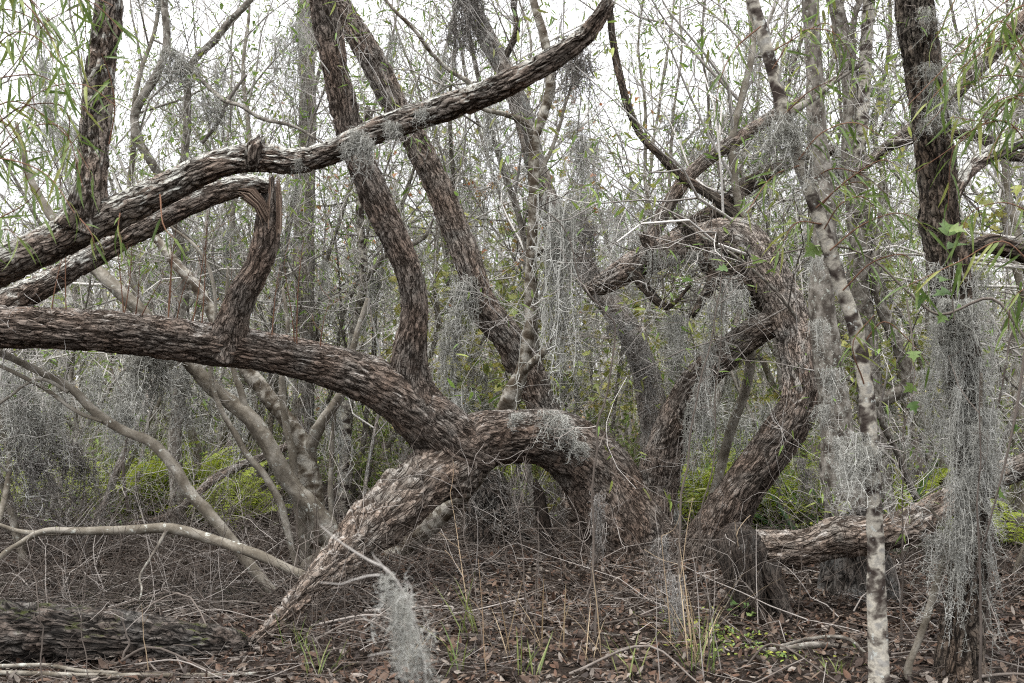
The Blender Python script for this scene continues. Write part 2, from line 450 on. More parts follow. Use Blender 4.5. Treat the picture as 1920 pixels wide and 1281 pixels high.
def smooth_mat(name, stops, scale=9, banded=0.0, lichen=.4, lich=(.46, .48, .43)):
    """smooth grey bark, blotched with crusty lichen"""
    m, nt, b = new_mat(name)
    bk = rand_shift(nt, attr(nt, 'bk').outputs['Vector'])
    st = (1, 1, 1 + 1.6 * banded) if banded else (1, 1, .7)
    a = noise(nt, bk, scale, 4, .5, .25, st)
    c = ramp(nt, a, stops)
    f = noise(nt, bk, 60, 5, .65)
    c = mixc(nt, .55, c, ramp(nt, f, [(.3, (.45, .43, .41)), (.7, (1.25, 1.25, 1.25))]), 'MULTIPLY')
    l2 = ramp(nt, noise(nt, bk, scale * 1.7, 6, .68, .2), [(.66 - .12 * lichen, (0, 0, 0)), (.70 - .12 * lichen, (.9, .9, .9))])
    c = mixc(nt, l2, c, mixc(nt, f, tuple(.65 * x for x in lich), lich))
    nt.links.new(c, b.inputs['Base Color'])
    bp = nd(nt, 'ShaderNodeBump'); bp.inputs['Strength'].default_value = .5; bp.inputs['Distance'].default_value = .004
    nt.links.new(f, bp.inputs['Height']); nt.links.new(bp.outputs[0], b.inputs['Normal'])
    return m
def tone_mat(name, stops, rough=.9, lichen=None):
    """thin twigs: one tone per twig, with grain"""
    m, nt, b = new_mat(name)
    t = attr(nt, 'tone').outputs['Fac']
    ob = nd(nt, 'ShaderNodeTexCoord').outputs['Object']
    n = noise(nt, ob, 22, 3)
    c = ramp(nt, math_(nt, 'ADD', math_(nt, 'MULTIPLY', t, .7), math_(nt, 'MULTIPLY', n, .35)), stops)
    if lichen: c = mixc(nt, ramp(nt, noise(nt, ob, 14, 5, .7), [(.52, (0, 0, 0)), (.58, (.8, .8, .8))]), c, lichen)
    nt.links.new(c, b.inputs['Base Color']); b.inputs['Roughness'].default_value = rough
    return m
def leaf_mat(name, trans=.35, rnd=None, rough=.45):
    m, nt, b = new_mat(name)
    if rnd:
        oi = nd(nt, 'ShaderNodeObjectInfo'); c = ramp(nt, oi.outputs['Random'], rnd)
    else: c = attr(nt, 'col').outputs['Color']
    tcn = nd(nt, 'ShaderNodeTexCoord').outputs['Object']
    c = mixc(nt, .5, c, ramp(nt, noise(nt, tcn, 30, 3), [(.3, (.7, .7, .65)), (.7, (1.2, 1.2, 1.15))]), 'MULTIPLY')
    nt.links.new(c, b.inputs['Base Color']); b.inputs['Roughness'].default_value = rough; b.inputs['Specular IOR Level'].default_value = .35
    if trans:
        tr = nd(nt, 'ShaderNodeBsdfTranslucent'); nt.links.new(c, tr.inputs['Color'])
        ms = nd(nt, 'ShaderNodeMixShader'); ms.inputs[0].default_value = trans
        nt.links.new(b.outputs[0], ms.inputs[1]); nt.links.new(tr.outputs[0], ms.inputs[2])
        nt.links.new(ms.outputs[0], nt.nodes['Material Output'].inputs['Surface'])
    return m
M = {}
M['willow'] = bark_mat('furrowed brown bark', (.026, .018, .0125), (.125, .097, .078), (.265, .214, .178), .36, (.46, .43, .39), sc=30, cut=.14, bump=.6)
M['willow_tan'] = bark_mat('tan flaking bark', (.028, .019, .013), (.150, .118, .094), (.300, .246, .204), .32, (.44, .41, .37), sc=24, cut=.14, bump=.7)
M['willow_pale'] = bark_mat('pale furrowed bark', (.042, .030, .022), (.195, .156, .128), (.375, .317, .270), .42, (.52, .49, .45), sc=33, cut=.13, bump=.6)
M['willow_bleached'] = bark_mat('bleached stringy bark', (.058, .044, .034), (.255, .214, .182), (.460, .402, .352), .45, (.58, .555, .51), sc=34, cut=.12, bump=.6)
M['willow_lichen'] = bark_mat('furrowed bark crusted with lichen', (.024, .017, .012), (.150, .118, .095), (.330, .274, .230), 1.2, (.58, .585, .53), sc=25, cut=.14, bump=.7)
M['dark_bark'] = bark_mat('dark scaly bark', (.012, .0085, .006), (.072, .055, .041), (.200, .160, .126), .22, (.40, .385, .345), sc=25, cut=.17, bump=.7)
M['log'] = bark_mat('wet rotten bark', (.005, .004, .003), (.055, .045, .038), (.170, .144, .124), .1, (.24, .225, .20), .20, sc=22, cut=.2, bump=.7)
M['stump_bark'] = bark_mat('grey buttress bark', (.022, .019, .016), (.062, .055, .049), (.150, .138, .125), .3, (.24, .24, .22), sc=14, cut=.14, bump=.5)
M['cypress'] = bark_mat('stringy pale grey bark', (.12, .10, .085), (.22, .195, .17), (.44, .41, .37), .65, (.52, .52, .475), 0, .5)
M['shag'] = bark_mat('shaggy root bark', (.014, .010, .0075), (.030, .023, .018), (.080, .065, .054), .05, (.12, .11, .10), 0, .55)
M['grey'] = smooth_mat('smooth grey bark with lichen', [(.38, (.065, .055, .045)), (.46, (.135, .12, .10)), (.54, (.17, .155, .132)), (.62, (.27, .25, .218))], 20, 0, .6, (.47, .49, .43))
M['stump'] = smooth_mat('grey buttress bark', [(.35, (.026, .022, .019)), (.5, (.075, .067, .060)), (.65, (.13, .118, .105))], 9, 0, .1, (.2, .2, .19))
M['mottled'] = smooth_mat('mottled pale bark', [(.40, (.040, .030, .025)), (.46, (.11, .095, .08)), (.51, (.28, .26, .22)), (.57, (.46, .43, .36)), (.66, (.28, .27, .245))], 11, .2, .45, (.54, .56, .52))
M['mottled_tan'] = smooth_mat('mottled tan bark', [(.38, (.060, .045, .030)), (.5, (.155, .135, .105)), (.62, (.38, .36, .31))], 10, .4, .35, (.53, .54, .49))
M['olive'] = smooth_mat('smooth olive grey bark', [(.35, (.105, .090, .068)), (.5, (.175, .156, .124)), (.66, (.29, .27, .23))], 10, 0, .5, (.50, .51, .455))
M['wood'] = tone_mat('split raw wood', [(.1, (.045, .030, .022)), (.5, (.16, .115, .085)), (.9, (.34, .27, .21))])
M['twig_grey'] = tone_mat('grey twigs', [(.15, (.13, .115, .10)), (.9, (.60, .575, .535))])
M['twig_dark'] = tone_mat('dark twigs', [(.15, (.06, .048, .040)), (.9, (.20, .17, .145))])
M['shoot'] = tone_mat('red brown shoots', [(.15, (.09, .045, .028)), (.9, (.22, .12, .075))])
M['stick'] = tone_mat('weathered dead sticks', [(.1, (.045, .035, .028)), (.5, (.14, .118, .10)), (.95, (.42, .385, .35))])
M['straw'] = tone_mat('dry grass', [(.1, (.22, .15, .09)), (.9, (.50, .39, .26))])
M['moss'] = tone_mat('grey spanish moss', [(.1, (.15, .148, .125)), (.5, (.36, .357, .320)), (.95, (.60, .60, .56))])
M['moss_dark'] = tone_mat('old dark spanish moss', [(.1, (.05, .043, .036)), (.5, (.19, .175, .158)), (.95, (.46, .45, .425))])
M['root_fibre'] = tone_mat('dark root fibres', [(.1, (.022, .016, .012)), (.9, (.13, .105, .085))])
M['leaf'] = leaf_mat('leaf blades')
M['litter'] = leaf_mat('dead leaves', 0.0, None, .75)
M['willow_leaf'] = leaf_mat('narrow willow leaf', .4, [(0, (.085, .135, .032)), (.4, (.125, .185, .045)), (.75, (.185, .245, .065)), (1, (.31, .32, .095))], .4)
M['maple_leaf'] = leaf_mat('lobed green leaf', .4, [(0, (.085, .15, .045)), (.6, (.13, .21, .06)), (1, (.20, .27, .085))], .45)

# ------------------------------------------------------------------ ground, water
def build_ground():
    ax = np.concatenate([[-900, -400, -180, -90], np.linspace(-50, -13, 38), np.linspace(-12.6, 12.6, 170), np.linspace(13, 50, 38), [90, 180, 400, 900]])
    ay = np.concatenate([[-300, -120, -40, -15], np.linspace(-6, 1.5, 12), np.linspace(2, 16, 100), np.linspace(16.5, 60, 60), [90, 180, 400, 900, 1500]])
    X, Y = np.meshgrid(ax, ay); Z = ground_z(X, Y)
    n, m = len(ax), len(ay)
    i = np.arange(m - 1)[:, None]; j = np.arange(n - 1)[None, :]
    q = np.stack([i * n + j, i * n + j + 1, (i + 1) * n + j + 1, (i + 1) * n + j], -1).reshape(-1, 4)
    me = mk_mesh('ground', np.stack([X, Y, Z], -1).reshape(-1, 3), [q])
    m_, nt, b = new_mat('leaf mould')
    ob = nd(nt, 'ShaderNodeTexCoord').outputs['Object']
    n1 = noise(nt, ob, 3, 6, .65); n2 = noise(nt, ob, 40, 6, .7)
    c = ramp(nt, n2, [(.3, (.008, .0055, .004)), (.55, (.032, .021, .0145)), (.75, (.080, .054, .038))])
    c = mixc(nt, ramp(nt, n1, [(.45, (0, 0, 0)), (.7, (.6, .6, .6))]), c, (.022, .018, .012))
    nt.links.new(c, b.inputs['Base Color'])
    bp = nd(nt, 'ShaderNodeBump'); bp.inputs['Strength'].default_value = 1; bp.inputs['Distance'].default_value = .03
    nt.links.new(n2, bp.inputs['Height']); nt.links.new(bp.outputs[0], b.inputs['Normal'])
    props(mk_obj('ground', me, m_), 'dark swamp floor of mud and leaf mould', None, None, 'structure')
    # standing water in the hollow
    th = np.linspace(0, 2 * math.pi, 48, endpoint=False)
    V = np.stack([-3.2 + 1.6 * np.cos(th), 7.6 + .75 * np.sin(th), np.full(48, -.088)], 1)
    V = np.concatenate([V, [[-3.2, 7.6, -.088]]])
    f = np.stack([np.arange(48), (np.arange(48) + 1) % 48, np.full(48, 48)], 1)
    m_, nt, b = new_mat('black swamp water')
    b.inputs['Base Color'].default_value = (.010, .009, .008, 1); b.inputs['Roughness'].default_value = .08; b.inputs['Specular IOR Level'].default_value = .5
    bp = nd(nt, 'ShaderNodeBump'); bp.inputs['Strength'].default_value = .25; bp.inputs['Distance'].default_value = .02
    nt.links.new(noise(nt, nd(nt, 'ShaderNodeTexCoord').outputs['Object'], 14, 3), bp.inputs['Height']); nt.links.new(bp.outputs[0], b.inputs['Normal'])
    props(mk_obj('water', mk_mesh('water', V, [f]), m_), 'black standing water in a shallow hollow', None, None, 'structure')
build_ground()

# ------------------------------------------------------------------ limbs with twigs and leaves
def crown(rng, keys, parent, base, n, ln=(.4, 1.0), r=.006, lvl=2, mat='twig_grey', span=(0., 1.), up=.12, leaves=None, nleaf=0, leafcol=None, name='twigs', side=None, lsize=(.06, .10), wfrac=.18, kids=(2, 4)):
    """side twigs and leaves along finished limbs"""
    T = Tubes(); tips = []
    for k in keys:
        C, rad, TT = LIMB[k]
        for _ in range(n):
            i = int(rng.uniform(*span) * (len(C) - 1))
            d = unit(np.cross(TT[i], rng.normal(size=3)) + np.array((0, 0, .5)) + .4 * TT[i])
            if side is not None: d = unit(d + np.asarray(side))
            twig(rng, T, C[i] + d * rad[i] * .6, d, rng.uniform(*ln), r * rng.uniform(.6, 1.2), lvl, 5, .25, (0, 0, up), kids, tips=tips)
    mk_obj(name, T.mesh(name, base), M[mat], parent, 'stuff')
    if leaves and nleaf and tips:
        Lf = Leaves()
        for _ in range(nleaf):
            p, d, l = tips[int(rng.integers(len(tips)))]
            c = np.array(leafcol[int(rng.integers(len(leafcol)))]) * rng.uniform(.75, 1.25)
            s = rng.uniform(*lsize)
            dd = unit(d * .6 + rng.normal(size=3) * .7 + np.array((0, 0, -.25)))
            Lf.add(leaves, p, dd, rng.normal(size=3) * .5 + np.array((0, 0, 1)), s, s * wfrac * rng.uniform(.8, 1.2), c, .25, .2)
        mk_obj('leaves', Lf.mesh('leaves', base), M['leaf'], parent, 'stuff')
GREEN = [(.12, .20, .04), (.16, .25, .055), (.21, .29, .065), (.26, .30, .075)]
YELL = [(.28, .30, .08), (.33, .33, .09), (.21, .26, .07), (.38, .35, .10)]
RUST = [(.34, .13, .05), (.40, .19, .07), (.30, .20, .07)]

# --- the big arching willow -------------------------------------------------
def tree_root(name, px, py, label, cat='tree', group=None):
    b = G(px, py); return empty(name, b, label, cat, group), b
t, b = tree_root('willow_tree', 1190, 1075, 'huge brown willow arching over the leaf litter, its long limb running out left')
limb('trunk', [(1192, 1120, 205, 8.1), (1188, 1075, 192, 8.1), (1174, 1020, 172, 8.1), (1148, 945, 146, 8.05), (1103, 872, 122, 8.0), (1038, 826, 108, 7.9), (950, 820, 98, 7.75), (880, 836, 104, 7.62), (835, 868, 84, 7.5)],
     M['willow'], t, b, seed=1, res=.0085, flare=.22, flare_len=.3, key='arch', lump=.08)
limb('limb', [(905, 850, 90, 7.72), (856, 832, 112, 7.6), (800, 785, 112, 7.5), (735, 735, 96, 7.4), (640, 692, 84, 7.3), (536, 668, 76, 7.2), (436, 652, 73, 7.1), (336, 637, 75, 7.05), (215, 623, 73, 7.0), (100, 616, 75, 6.95), (0, 612, 78, 6.9), (-160, 604, 80, 6.85), (-330, 640, 84, 6.8), (-450, 770, 92, 6.75), (-500, 960, 100, 6.7), (-520, 1180, 120, 6.65)],
     M['willow'], t, b, seed=2, res=.0085, key='longlimb', flare=.14, flare_len=.35)
limb('propping_limb', [(915, 828, 84, 7.72), (850, 868, 108, 7.55), (792, 908, 102, 7.3), (730, 960, 96, 7.05), (665, 1026, 74, 6.75), (612, 1072, 50, 6.42), (572, 1108, 42, 6.2), (525, 1160, 29, 5.97), (476, 1204, 15, 5.74)],
     M['willow_tan'], t, b, seed=3, res=.0085, amp=1.5, jag=.06, lump=.2, key='prop', knots=2)
limb('upright_limb', [(772, 748, 60, 7.45), (766, 700, 62, 7.4), (770, 645, 54, 7.35), (777, 570, 49, 7.3), (765, 505, 50, 7.28), (734, 430, 54, 7.25), (702, 362, 52, 7.2), (668, 290, 49, 7.15), (645, 200, 48, 7.1), (625, 105, 48, 7.05), (604, 0, 47, 7.0), (585, -120, 44, 7.0), (590, -330, 38, 7.05), (620, -560, 26, 7.1)],
     M['willow'], t, b, seed=4, res=.0085, flare=.6, flare_len=.15, key='upright', cell=(.032, .14))
o = limb('broken_stub', [(425, 664, 54, 7.1), (432, 625, 56, 7.05), (441, 585, 48, 7.0), (458, 545, 47, 6.95), (480, 505, 46, 6.92), (498, 455, 48, 6.9), (504, 405, 46, 6.9), (509, 372, 40, 6.9), (510, 345, 30, 6.9)],
     M['willow'], t, b, seed=5, res=.008, flare=.7, flare_len=.13, jag=.07, key='stub', cell=(.032, .13))
o['label'] = 'splintered stub where the limb snapped'
limb('broken_limb', [(505, 350, 22, 6.85), (470, 346, 34, 6.84), (430, 354, 42, 6.84), (375, 373, 45, 6.86), (300, 408, 46, 6.9), (200, 464, 46, 6.95), (100, 524, 47, 6.98), (40, 556, 50, 7.0), (-30, 594, 54, 6.95)],
     M['willow_lichen'], t, b, seed=6, res=.0085, key='brokenlimb', cell=(.034, .12))
rng = np.random.default_rng(11)
T = Tubes()                                             # torn wood fibres at the break
for k in range(60):
    a = rng.uniform(0, 1); w = rng.uniform(.002, .006); z_ = 6.80 + rng.uniform(-.01, .13); tp = 336 + rng.uniform(-20, 44)
    T.add([P(498 + 30 * a, 432 + rng.uniform(-10, 14), z_), P(499 + 29 * a, 400, z_), P(502 + 24 * a + rng.normal(), 366, z_), P(506 + 18 * a + rng.normal() * 2, tp, z_ + rng.normal() * .01)], [w, w, w * .8, w * .2], 4, rng.uniform(0, .8))
for k in range(80):
    a = rng.uniform(0, 1); w = rng.uniform(.0018, .005); z_ = 6.79 + rng.uniform(-.01, .10)
    T.add([P(425 + 30 * a + rng.normal() * 5, 345 + 22 * a + rng.normal() * 4, z_), P(456 + 22 * (1 - a), 352 + 22 * a, z_ - .02), P(478 + 16 * (1 - a), 372 + 18 * a, z_ - .02), P(494 + 14 * (1 - a), 405 + 20 * a + rng.normal() * 6, z_)], [w * .5, w, w, w * .5], 4, rng.uniform(0, .8))
mk_obj('wood_splinters', T.mesh('wood_splinters', b), M['wood'], t, 'stuff')
T = Tubes()                                             # upright red shoots on the long limb
for px, h, lean in [(98, 150, 25), (130, 190, -10), (228, 190, -4), (232, 150, 12), (246, 120, 20), (262, 95, 40), (314, 170, 4), (318, 240, 16), (330, 120, 30), (353, 190, 40), (372, 230, 22), (420, 120, 10), (505, 150, 25), (548, 160, -10), (556, 210, 15), (600, 100, 20)]:
    yb = np.interp(px, [0, 215, 336, 436, 640], [580, 594, 604, 620, 655]); d = float(np.interp(px, [0, 640], [6.82, 7.2]))
    pts = [P(px + lean * u + 5 * math.sin(3 * u + px), yb + 14 - h * u, d - .06 * u) for u in (0, .2, .4, .6, .8, 1)]
    T.add(pts, np.linspace(.0052, .0014, 6), 4, rng.uniform())
    for _ in range(3):
        i = int(rng.integers(2, 6)); twig(rng, T, pts[i], unit(rng.normal(size=3) * .5 + np.array((0, 0, 1))), rng.uniform(.1, .3), .0018, 0)
mk_obj('shoots', T.mesh('shoots', b), M['shoot'], t, 'stuff')
crown(rng, ['upright'], t, b, 16, (.4, 1.1), .006, 2, span=(.3, .98), name='twigs', leaves='lance', nleaf=260, leafcol=GREEN, lsize=(.07, .12), wfrac=.14)

# --- near branch crossing the upper left -----------------------------------
bA = G(-420, 1250)
t = empty('lichen_branch_tree', bA, 'leaning tree at left whose lichen-crusted branch crosses the whole upper left', 'tree')
b = bA
limb('branch', [(-430, 1290, 110, 5.0), (-420, 1000, 100, 5.0), (-330, 760, 92, 5.0), (-150, 590, 82, 5.05), (0, 500, 74, 5.05), (100, 455, 66, 5.05), (200, 407, 60, 5.0), (300, 361, 54, 5.0), (336, 342, 52, 5.0), (419, 306, 46, 4.95), (487, 296, 50, 4.95), (554, 301, 43, 4.9), (621, 286, 41, 4.85), (674, 259, 40, 4.8), (774, 222, 41, 4.75), (875, 189, 43, 4.65), (976, 143, 42, 4.55), (1043, 106, 38, 4.5), (1105, 58, 30, 4.45), (1142, 6, 23, 4.4)],
     M['willow_lichen'], t, b, seed=7, res=.0062, jag=.03, lump=.10, key='A', cell=(.027, .085), amp=1.2)
limb('upright_trunk', [(150, 425, 60, 5.02), (163, 378, 58, 5.0), (171, 320, 52, 5.0), (180, 220, 48, 5.0), (190, 120, 47, 5.0), (206, 0, 47, 4.98), (215, -140, 44, 5.0), (210, -380, 36, 5.05), (230, -700, 20, 5.1)],
     M['willow_lichen'], t, b, seed=8, res=.0062, flare=.55, flare_len=.12, key='E', cell=(.024, .07), amp=1.3)
limb('burl', [(472, 318, 22, 4.93), (476, 290, 34, 4.90), (482, 268, 30, 4.90), (488, 256, 15, 4.90)], M['willow_lichen'], t, b, seed=9, res=.006, jag=.02, lump=.3, key='burl', cell=(.018, .03), amp=2)

# --- other traced trees ----------------------------------------------------
def traced(name, label, px, py, parts, twigs=None, cat='tree', group=None, seed=0):
    t, b = tree_root(name, px, py, label, cat, group)
    ks = []
    for i, (pn, mat, kw, pts) in enumerate(parts):
        k = f'{name}{seed}_{i}'; ks.append(k)
        limb(pn, pts, M[mat], t, b, seed=seed * 13 + i * 5 + 31, key=k, **kw)
    if twigs: crown(np.random.default_rng(seed + 100), ks, t, b, **twigs)
    return t
FU = dict(style='furrow', res=.0095); FI = dict(style='fibre', res=.0095); SM = dict(style='smooth', res=.011)
traced('willow_tree', 'thick brown trunk leaning left behind the arch, up past the lichened branch', 1100, 1020, [
    ('trunk', 'willow_pale', dict(FU, flare=.25, flare_len=.3, cell=(.03, .13)), [(1120, 1050, 95, 9.2), (1100, 950, 80, 9.2), (1072, 870, 66, 9.2), (1040, 800, 58, 9.2), (1019, 762, 56, 9.2), (990, 695, 56, 9.15), (952, 632, 53, 9.1), (903, 570, 53, 9.05), (880, 500, 49, 9.0), (853, 428, 48, 9.0), (815, 336, 51, 8.95), (778, 262, 47, 8.9), (741, 198, 45, 8.85), (702, 118, 45, 8.8), (664, 55, 46, 8.75), (620, -20, 42, 8.7), (570, -130, 36, 8.7), (520, -300, 28, 8.7), (490, -520, 16, 8.7)])],
    dict(n=24, ln=(.6, 1.7), r=.008, span=(.45, 1), leaves='lance', nleaf=240, leafcol=GREEN, lsize=(.07, .11), wfrac=.15), seed=2)
traced('maple_tree', 'slim pale mottled tree rising straight behind the arch in mid picture', 745, 1030, [
    ('trunk', 'mottled_tan', dict(SM, res=.008, flare=.2, flare_len=.1), [(735, 1052, 48, 8.7), (762, 1020, 46, 8.7), (805, 982, 42, 8.65), (850, 938, 40, 8.6), (898, 885, 38, 8.5), (930, 820, 36, 8.4), (949, 766, 34, 8.35), (964, 729, 34, 8.3), (979, 692, 26, 8.3), (989, 638, 24, 8.3), (996, 585, 23, 8.3), (996, 524, 22, 8.3), (997, 470, 21, 8.3), (1000, 386, 20, 8.3), (1001, 302, 19, 8.3), (1003, 258, 20, 8.3), (1019, 215, 19, 8.3), (1031, 168, 20, 8.3), (1031, 125, 19, 8.3), (1019, 67, 18, 8.3), (1000, 0, 16, 8.3), (980, -120, 12, 8.3), (985, -300, 7, 8.3)]),
    ('limb', 'mottled_tan', dict(SM, res=.008), [(1000, 262, 13, 8.3), (986, 232, 12, 8.25), (949, 215, 10, 8.2), (900, 200, 8, 8.15), (884, 160, 9, 8.1), (840, 130, 8, 8.1), (805, 95, 8, 8.05), (780, 60, 7, 8.0), (740, 20, 6, 8.0), (700, -30, 4, 8.0)]),
    ('limb', 'olive', dict(SM, res=.008), [(1003, 340, 9, 8.3), (1030, 290, 8, 8.35), (1048, 240, 7, 8.4), (1062, 190, 5, 8.4), (1090, 120, 3, 8.4)]),
    ('limb', 'mottled_tan', dict(SM, res=.008), [(978, 700, 16, 8.28), (1000, 678, 15, 8.15), (1020, 660, 13, 8.1), (1034, 636, 8, 8.05)]),
    ('limb', 'olive', dict(SM, res=.008), [(997, 492, 12, 8.3), (1004, 478, 12, 8.22), (1018, 466, 10, 8.15), (1038, 462, 7, 8.1)])],
    dict(n=9, ln=(.3, 1.0), r=.006, span=(.45, 1), mat='twig_grey', leaves='lance', nleaf=160, leafcol=GREEN, lsize=(.06, .09), wfrac=.2), seed=3)
traced('willow_tree', 'massive twisted willow that rises right then loops back left overhead', 1345, 1050, [
    ('trunk', 'willow', dict(FU, res=.0088, flare=.3, flare_len=.3, cell=(.035, .13), lump=.1), [(1310, 1085, 130, 8.2), (1328, 1040, 112, 8.15), (1352, 985, 96, 8.1), (1385, 925, 86, 8.05), (1440, 850, 82, 8.0), (1484, 790, 78, 7.95), (1504, 745, 68, 7.95), (1500, 690, 58, 8.0), (1490, 630, 56, 8.05)]),
    ('trunk', 'willow_bleached', dict(FU, res=.0088, cell=(.035, .16)), [(1500, 745, 62, 7.95), (1497, 690, 63, 8.0), (1486, 625, 66, 8.05), (1464, 560, 68, 8.1), (1438, 505, 68, 8.15), (1410, 462, 66, 8.25), (1370, 444, 66, 8.35), (1310, 456, 66, 8.4), (1250, 470, 54, 8.45), (1190, 498, 46, 8.5), (1130, 532, 34, 8.5), (1098, 545, 18, 8.5)]),
    ('limb', 'willow_pale', dict(FU, res=.0088, flare=.2, flare_len=.2, cell=(.035, .14)), [(1205, 1045, 110, 8.7), (1215, 985, 86, 8.65), (1234, 900, 73, 8.6), (1262, 806, 68, 8.5), (1304, 722, 62, 8.4), (1360, 665, 56, 8.3), (1415, 624, 54, 8.2), (1480, 588, 46, 8.1)]),
    ('limb', 'dark_bark', dict(FU, amp=.5), [(1428, 480, 22, 8.3), (1410, 447, 21, 8.3), (1394, 420, 20, 8.35), (1347, 376, 19, 8.4), (1278, 332, 18, 8.4), (1236, 290, 16, 8.4), (1204, 256, 15, 8.4), (1178, 200, 15, 8.4), (1160, 134, 14, 8.4), (1148, 70, 13, 8.4), (1142, 0, 12, 8.4), (1130, -120, 9, 8.4), (1140, -300, 5, 8.4)]),
    ('limb', 'willow_pale', dict(FU, amp=.7), [(1212, 480, 26, 8.5), (1222, 445, 26, 8.6), (1250, 390, 26, 8.6), (1285, 338, 27, 8.6), (1330, 296, 26, 8.6), (1380, 262, 25, 8.6), (1455, 215, 22, 8.6), (1520, 180, 15, 8.6), (1580, 140, 8, 8.6)]),
    ('limb', 'dark_bark', dict(FU, cell=(.03, .1)), [(1235, 478, 38, 8.45), (1290, 430, 34, 8.55), (1345, 395, 30, 8.65), (1400, 350, 28, 8.75), (1470, 310, 24, 8.9), (1560, 280, 18, 9.0)]),
    ('limb', 'dark_bark', dict(FU, cell=(.03, .1)), [(1185, 505, 24, 8.4), (1215, 545, 20, 8.3), (1248, 575, 14, 8.25), (1262, 570, 8, 8.2), (1295, 535, 6, 8.2)]),
    ('limb', 'dark_bark', dict(FU, cell=(.03, .1)), [(1320, 455, 50, 8.35), (1345, 500, 48, 8.3), (1395, 530, 46, 8.25), (1450, 580, 36, 8.15)])],
    dict(n=10, ln=(.3, 1.1), r=.006, span=(.3, 1), mat='twig_dark', leaves='lance', nleaf=420, leafcol=GREEN, wfrac=.15), seed=4)
traced('willow_tree', 'old grey leaning trunk behind the moss column, right of the arch', 1225, 1000, [
    ('trunk', 'cypress', dict(FU, amp=.7, flare=.3, flare_len=.3, cell=(.03, .12)), [(1240, 1010, 75, 10.0), (1232, 900, 56, 10.0), (1225, 790, 52, 10.0), (1212, 705, 50, 10.0), (1178, 620, 49, 9.95), (1115, 535, 44, 9.9), (1055, 445, 40, 9.85), (1012, 335, 36, 9.8), (982, 220, 34, 9.75), (945, 130, 34, 9.7), (905, 55, 33, 9.65), (868, -20, 30, 9.6), (830, -140, 24, 9.6), (800, -320, 14, 9.6)]),
    ('limb', 'dark_bark', dict(FU), [(940, 122, 14, 9.7), (958, 85, 13, 9.65), (970, 55, 11, 9.6), (962, 10, 9, 9.6), (965, -60, 6, 9.6)])],
    dict(n=20, ln=(.6, 1.6), r=.007, span=(.35, 1), leaves='lance', nleaf=240, leafcol=GREEN, wfrac=.15), seed=5)
traced('willow_tree', 'rough dark trunk standing at right, shaggy with grey moss', 1800, 1250, [
    ('trunk', 'dark_bark', dict(FU, res=.0065, amp=1.25, cell=(.026, .085), flare=.12, flare_len=.2), [(1795, 1310, 80, 5.15), (1798, 1230, 70, 5.15), (1812, 1100, 60, 5.15), (1822, 950, 56, 5.15), (1815, 800, 58, 5.15), (1800, 660, 62, 5.15), (1783, 540, 66, 5.15), (1766, 430, 65, 5.15), (1750, 268, 62, 5.15), (1731, 134, 62, 5.15), (1715, 0, 62, 5.15), (1700, -160, 58, 5.15), (1690, -400, 46, 5.2), (1700, -760, 26, 5.2)])],
    dict(n=10, ln=(.3, .8), r=.004, span=(.62, 1), mat='shoot', leaves='lance', nleaf=150, leafcol=GREEN, lsize=(.07, .11), wfrac=.13), seed=6)
traced('maple_tree', 'slender white and brown mottled sapling leaning left in the right foreground', 1645, 1290, [
    ('trunk', 'mottled', dict(SM, res=.006, flare=.2, flare_len=.1), [(1650, 1330, 38, 4.95), (1647, 1230, 36, 4.95), (1643, 1100, 32, 4.95), (1641, 1000, 30, 4.95), (1634, 880, 29, 4.95), (1622, 720, 29, 4.95), (1603, 610, 29, 4.95), (1580, 545, 28, 4.95), (1556, 470, 28, 4.95), (1530, 390, 26, 4.95), (1497, 300, 25, 4.95), (1470, 215, 24, 4.95), (1448, 130, 22, 4.95), (1426, 50, 22, 4.95), (1402, -30, 20, 4.95), (1370, -150, 16, 4.95), (1350, -330, 9, 4.95)]),
    ('limb', 'grey', dict(SM, res=.006), [(1470, 222, 15, 4.95), (1500, 200, 14, 5.0), (1535, 178, 10, 5.05), (1570, 150, 7, 5.1), (1620, 120, 4, 5.1)])],
    dict(n=8, ln=(.25, .6), r=.003, span=(.55, 1), mat='twig_dark', leaves='lance', nleaf=110, leafcol=GREEN, lsize=(.06, .10), wfrac=.12), seed=7)
traced('maple_tree', 'tall grey lichen-spotted trunk with swollen base behind the fallen log', 1600, 1120, [
    ('trunk', 'grey', dict(SM, lump=.05), [(1592, 980, 80, 7.1), (1582, 920, 72, 7.1), (1575, 860, 63, 7.1), (1565, 765, 55, 7.1), (1551, 665, 51, 7.1), (1540, 564, 45, 7.1), (1546, 470, 40, 7.1), (1545, 370, 37, 7.1), (1533, 268, 36, 7.1), (1528, 150, 33, 7.1), (1522, 44, 33, 7.1), (1516, -60, 31, 7.1), (1510, -250, 26, 7.1), (1512, -560, 14, 7.1)]),
    ('swollen_base', 'stump_bark', dict(FU, cell=(.06, .3), lump=.14, flare=.5, flare_len=.18, amp=2), [(1612, 1150, 122, 7.1), (1608, 1105, 116, 7.1), (1602, 1050, 104, 7.1), (1594, 985, 82, 7.1), (1588, 950, 70, 7.1)])],
    dict(n=12, ln=(.4, 1.1), r=.005, span=(.5, 1), mat='twig_grey', leaves='lance', nleaf=220, leafcol=GREEN, lsize=(.06, .10), wfrac=.14), seed=8)
